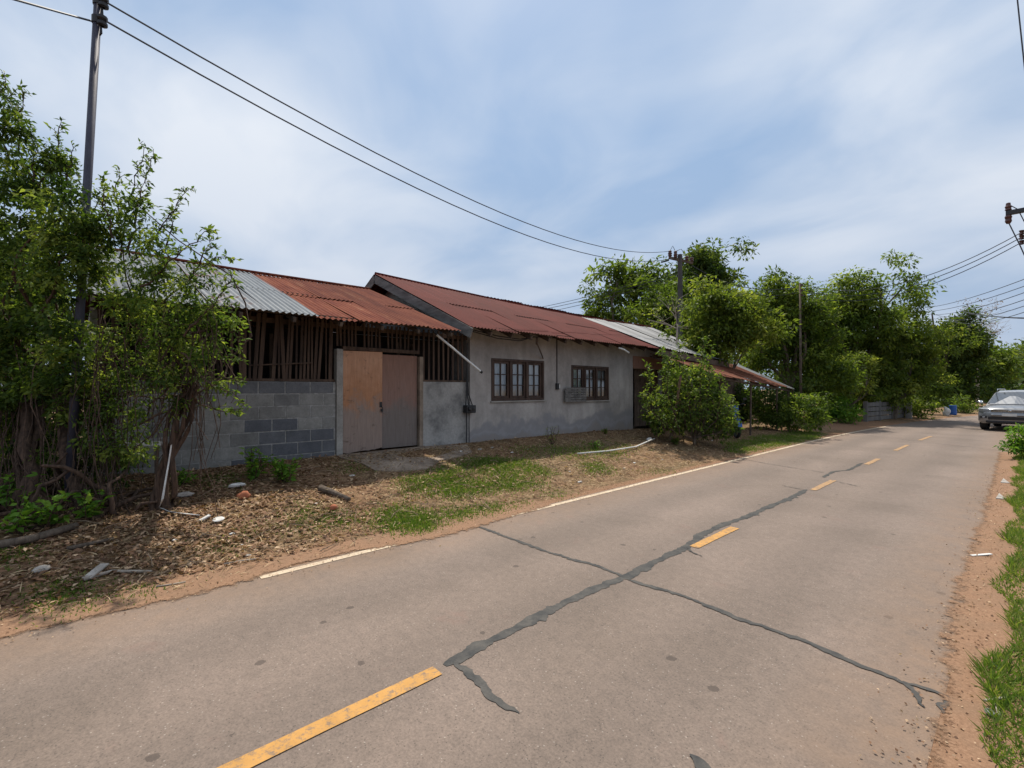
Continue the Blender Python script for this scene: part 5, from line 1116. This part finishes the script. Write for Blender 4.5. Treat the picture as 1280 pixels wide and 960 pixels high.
# ------------------------------------------------------------------ fence, barrel, sack at the road bend
fc_ = thing('fence', 'low grey concrete fence with an end post under the drooping tree', 'fence', on_g(1110, 524))
p0, p1 = on_g(1082, 527), on_g(1128, 522); d_ = (p1-p0); nn = d_.cross(Vector((0, 0, 1))).normalized()*.05
m = MB(); h = 24*p0.dot(FW)/F_PX
for k in range(4): z0 = h*k/4+.02; z1 = h*(k+1)/4-.02; q = [p0-nn, p1-nn, p1+nn, p0+nn]; m.add([v_+Vector((0, 0, z0)) for v_ in q]+[v_+Vector((0, 0, z1)) for v_ in q], [(3, 2, 1, 0), (4, 5, 6, 7), (0, 1, 5, 4), (1, 2, 6, 5), (2, 3, 7, 6), (3, 0, 4, 7)])
m.build('panel', MT['polecon'], fc_)
for u in (0, .33, .66, 1): q = p0+d_*u; m = MB(); m.box((q.x-.08, q.y-.08, q.z-.1), (q.x+.08, q.y+.08, q.z+h+.05)); m.build('post', MT['polecon'], fc_)
q = on_g(1136, 523); m = MB(); m.box((q.x-.14, q.y-.1, q.z-.1), (q.x+.14, q.y+.1, q.z+h*.95)); m.build('end_post', MT['concrete'], fc_, bev=.02)
q = on_g(1190, 518.5); s = (q-CL).dot(FW)/F_PX; m = MB(); h = 12*s; rr_ = 4.6*s
m.lathe(q, [(0, 0), (rr_*.9, 0), (rr_, .05), (rr_, h*.3), (rr_*1.05, h*.33), (rr_, h*.36), (rr_, h*.64), (rr_*1.05, h*.67), (rr_, h*.7), (rr_, h*.95), (rr_*.93, h), (rr_*.9, h*.96), (0, h*.94)], 20)
tag(m.build('barrel', MT['pblue'], loc=q, smooth=False), 'blue plastic barrel standing at the left side of the road bend', 'barrel')
q = on_g(1183, 519.5); m = MB(); m.rock(q+Vector((0, 0, 4*s)), (4*s, 3.4*s, 4.6*s), 5); m.rock(q+Vector((-.04, 0, 9*s)), (1.6*s, 1.4*s, 2*s), 9); tag(m.build('sack', MT['white'], loc=q, smooth=True), 'pale stuffed sack slumped beside the blue barrel', 'sack')

# ------------------------------------------------------------------ litter and debris on the verge
def gtube(name, pix, r, mat, label, cat, lift=.02, n=8, taper=1.):
    pts = [on_g(x, y)+Vector((0, 0, lift+(z_[0] if z_ else 0))) for x, y, *z_ in pix]
    m = MB(); m.tube(pts, [r*(1-(1-taper)*k/(len(pts)-1)) for k in range(len(pts))], n); return tag(m.build(name, MT[mat], loc=pts[0], smooth=True), label, cat)
gtube('pole_stick', [(722, 570), (760, 566.5), (795, 561), (818, 553, .05)], .017, 'white', 'long whitish pole lying on the verge in front of the second window', 'pole', .05)
m = MB(); q = on_g(812, 552); m.rock(q+Vector((0, 0, .06)), (.06, .11, .05), 3); tag(m.build('rag', MT['white'], loc=q, smooth=True), 'crumpled pale rag at the right end of the whitish pole', 'rag')
# white plastic strap from the twisted stem
m = MB(); P = [at_d(214.5, 556, 5.05), at_d(211, 580, 5.05), at_d(206, 608, 5.0), at_d(203, 625, 5.0), on_g(199, 637)+Vector((0, 0, .03)), on_g(212, 642)+Vector((0, 0, .02)), on_g(232, 645)+Vector((0, 0, .03)), on_g(250, 647)+Vector((0, 0, .02))]
W_ = [.006, .008, .009, .016, .022, .028, .03, .018]; vs = []
for p, w_, k in zip(P, W_, range(9)):
    ax = (UP*.3+RT).normalized() if k < 4 else Vector((.9, -.3, .15)).normalized(); vs += [p-ax*w_, p+ax*w_+Vector((0, 0, .012*(k % 2)))]
m.add(vs, [(2*k, 2*k+1, 2*k+3, 2*k+2) for k in range(len(P)-1)]); o = m.build('plastic_strap', MT['white'], loc=P[4]); sm = o.modifiers.new('thick', 'SOLIDIFY'); sm.thickness = .006
tag(o, 'torn white plastic strap trailing from the twisted vine stem onto the leaves', 'strap')
m = MB(); q = on_g(273, 653)+Vector((0, 0, .025)); m.lathe(q, [(0, 0), (.05, 0), (.06, .012), (.05, .02), (0, .022)], 18, (.15, -.1, 1)); tag(m.build('lid', MT['white'], loc=q), 'round white plastic lid lying at the end of the white strap', 'lid')
m = MB(); a_ = on_g(250, 653)+Vector((0, 0, .02)); b_ = on_g(262, 649)+Vector((0, 0, .045)); m.beam(a_, b_, .05, .012); tag(m.build('plastic_scrap', MT['white'], loc=a_), 'folded white plastic scrap between the strap and the round lid', 'scrap')
def rockt(name, px, py, r3, seed, mat, label, cat):
    q = on_g(px, py); m = MB(); m.rock(q+Vector((0, 0, r3[2]*.55)), r3, seed); return tag(m.build(name, MT[mat], loc=q, smooth=True), label, cat)
rockt('brick', 304, 622, (.055, .08, .05), 4, 'brick', 'orange broken brick on the leaf litter before the block wall', 'brick')
rockt('brick', 417, 637, (.035, .05, .04), 14, 'brick', 'smaller reddish brick lump near the grass in front of the doors', 'brick')
gtube('log', [(400, 614), (415, 619), (437, 628)], .05, 'bark', 'short rough log lying before the concrete door post', 'log', .04, 9, .5)
m = MB(); q = on_g(297, 610)+Vector((0, 0, .04)); m.rock(q, (.06, .10, .025), 21); tag(m.build('plastic_bag', MT['white'], loc=q, smooth=True), 'crumpled clear plastic bag just above the orange brick', 'bag')
m = MB(); q = on_g(230, 622)+Vector((0, 0, .04)); m.rock(q, (.05, .10, .03), 31); tag(m.build('cloth_scrap', MT['stone'], loc=q, smooth=True), 'pinkish cloth scrap right of the twisted vine stem', 'scrap')
gtube('log', [(-10, 690), (40, 680), (96, 663)], .04, 'bark', 'grey fallen branch under the weeds at the far left', 'branch', .05, 8, .8)
gtube('branch', [(84, 690), (115, 683), (142, 677)], .022, 'bark', 'crooked grey stick in the shade below the vines', 'branch', .03, 7, .6)
gtube('branch', [(105, 727), (140, 717), (190, 717)], .018, 'dead', 'brown stick on the litter near the road edge at left', 'branch', .02, 7, .6)
m = MB(); q = on_g(122, 719)+Vector((0, 0, .02)); m.beam(on_g(108, 726)+Vector((0, 0, .02)), on_g(131, 712)+Vector((0, 0, .05)), .07, .012); tag(m.build('bark_piece', MT['stone'], loc=q), 'pale flat piece of bark beside the brown stick', 'bark')
rockt('stone', 52, 714, (.05, .06, .03), 41, 'stone', 'pale stone in the litter at far left', 'stone')
gtube('branch', [(280, 707), (300, 703), (325, 700)], .007, 'dead', 'thin pale twig on the litter just above the painted edge line', 'twig', .015, 5)
gtube('branch', [(195, 735), (215, 732), (232, 729)], .006, 'dead', 'thin pale straw twig on the orange dirt at left', 'twig', .012, 5)
# small white scraps
for px, py, s_ in ((218, 676, .03), (213, 684, .025), (290, 668, .04), (725, 603, .06), (793, 579, .05), (780, 586, .04), (828, 575, .04), (475, 648, .02), (310, 695, .03), (302, 682, .02), (555, 590, .03), (600, 562, .07), (640, 566, .05), (615, 560, .06), (575, 565, .06), (890, 551, .05), (660, 562, .04), (440, 595, .05), (395, 630, .025), (712, 590, .03)):
    q = on_g(px, py); m = MB(); m.rock(q+Vector((0, 0, .008)), (s_*.5, s_*.8, s_*.25), int(px)); tag(m.build('rubbish_scrap', MT['white'] if px % 3 else MT['stone'], loc=q, smooth=True), 'small pale scrap of rubbish lying in the verge litter', 'scrap', 'pale scraps in the verge litter')
# sticks on the road and right shoulder
gtube('branch', [(1157, 727), (1172, 722), (1180, 725)], .006, 'bark', 'dark forked twig on the asphalt near the right shoulder', 'twig', .008, 5)
gtube('branch', [(1174, 716), (1182, 721), (1192, 720), (1200, 724)], .005, 'bark', 'dark crooked twig right beside the forked twig on the asphalt', 'twig', .008, 5)
m = MB(); a_ = on_g(1214, 697); b_ = on_g(1239, 695); m.beam(a_+Vector((0, 0, .02)), b_+Vector((0, 0, .02)), .03, .008); tag(m.build('wood_splinter', MT['white'], loc=a_), 'straight whitish splinter lying across the right road edge', 'splinter')
m = MB(); a_, b_ = on_g(1231, 883), on_g(1257, 879); m.beam(a_+Vector((0, 0, .03)), b_+Vector((0, 0, .03)), .012, .008); m.beam(on_g(1245, 882)+Vector((0, 0, .02)), on_g(1249, 899)+Vector((0, 0, .02)), .014, .008); tag(m.build('wood_splinter', MT['dead'], loc=a_), 'T-shaped pale splinters on the dirt near the bottom right', 'splinter')
m = MB(); q = on_g(1238, 894)+Vector((0, 0, .015)); m.rock(q, (.02, .03, .01), 77); tag(m.build('plastic_scrap', MT['galv'], loc=q, smooth=True), 'small greenish plastic scrap beside the T-shaped splinters', 'scrap')
for px, py, lab in ((1256, 604, 'pale triangular chip on the right shoulder, farther of two'), (1251, 624, 'pale triangular chip on the right shoulder, nearer of two')):
    q = on_g(px, py)+Vector((0, 0, .02)); m = MB(); m.add([q+Vector((-.05, -.06, 0)), q+Vector((.06, -.03, 0)), q+Vector((-.02, .12, .05)), q+Vector((-.05, -.06, -.02)), q+Vector((.06, -.03, -.02)), q+Vector((-.02, .12, .02))], [(0, 1, 2), (3, 5, 4), (0, 3, 4, 1), (1, 4, 5, 2), (2, 5, 3, 0)]); tag(m.build('chip', MT['stone'], loc=q), lab, 'chip')
for px, py, lab in ((326, 846, 'black pebble on the near left lane'), (422, 703, 'dark pebble just below the white edge line')):
    rockt('pebble', px, py, (.022, .03, .012), px, 'black', lab, 'pebble')
# white ledge behind the vines
m = MB(); a_ = at_x(150, 555, -7.9); b_ = at_x(202, 554, -7.9); m.beam(a_, b_, .10, .05)
for u in (.1, .9): q = a_.lerp(b_, u); m.beam(q-Vector((0, 0, .02)), Vector((q.x-.12, q.y, gh(q.x, q.y)-.05)), .04, .04, 1)
tag(m.build('bench', [MT['white'], MT['bark']], loc=(a_.x, a_.y, .4)), 'white plank bench half hidden by the vines before the block wall', 'bench')
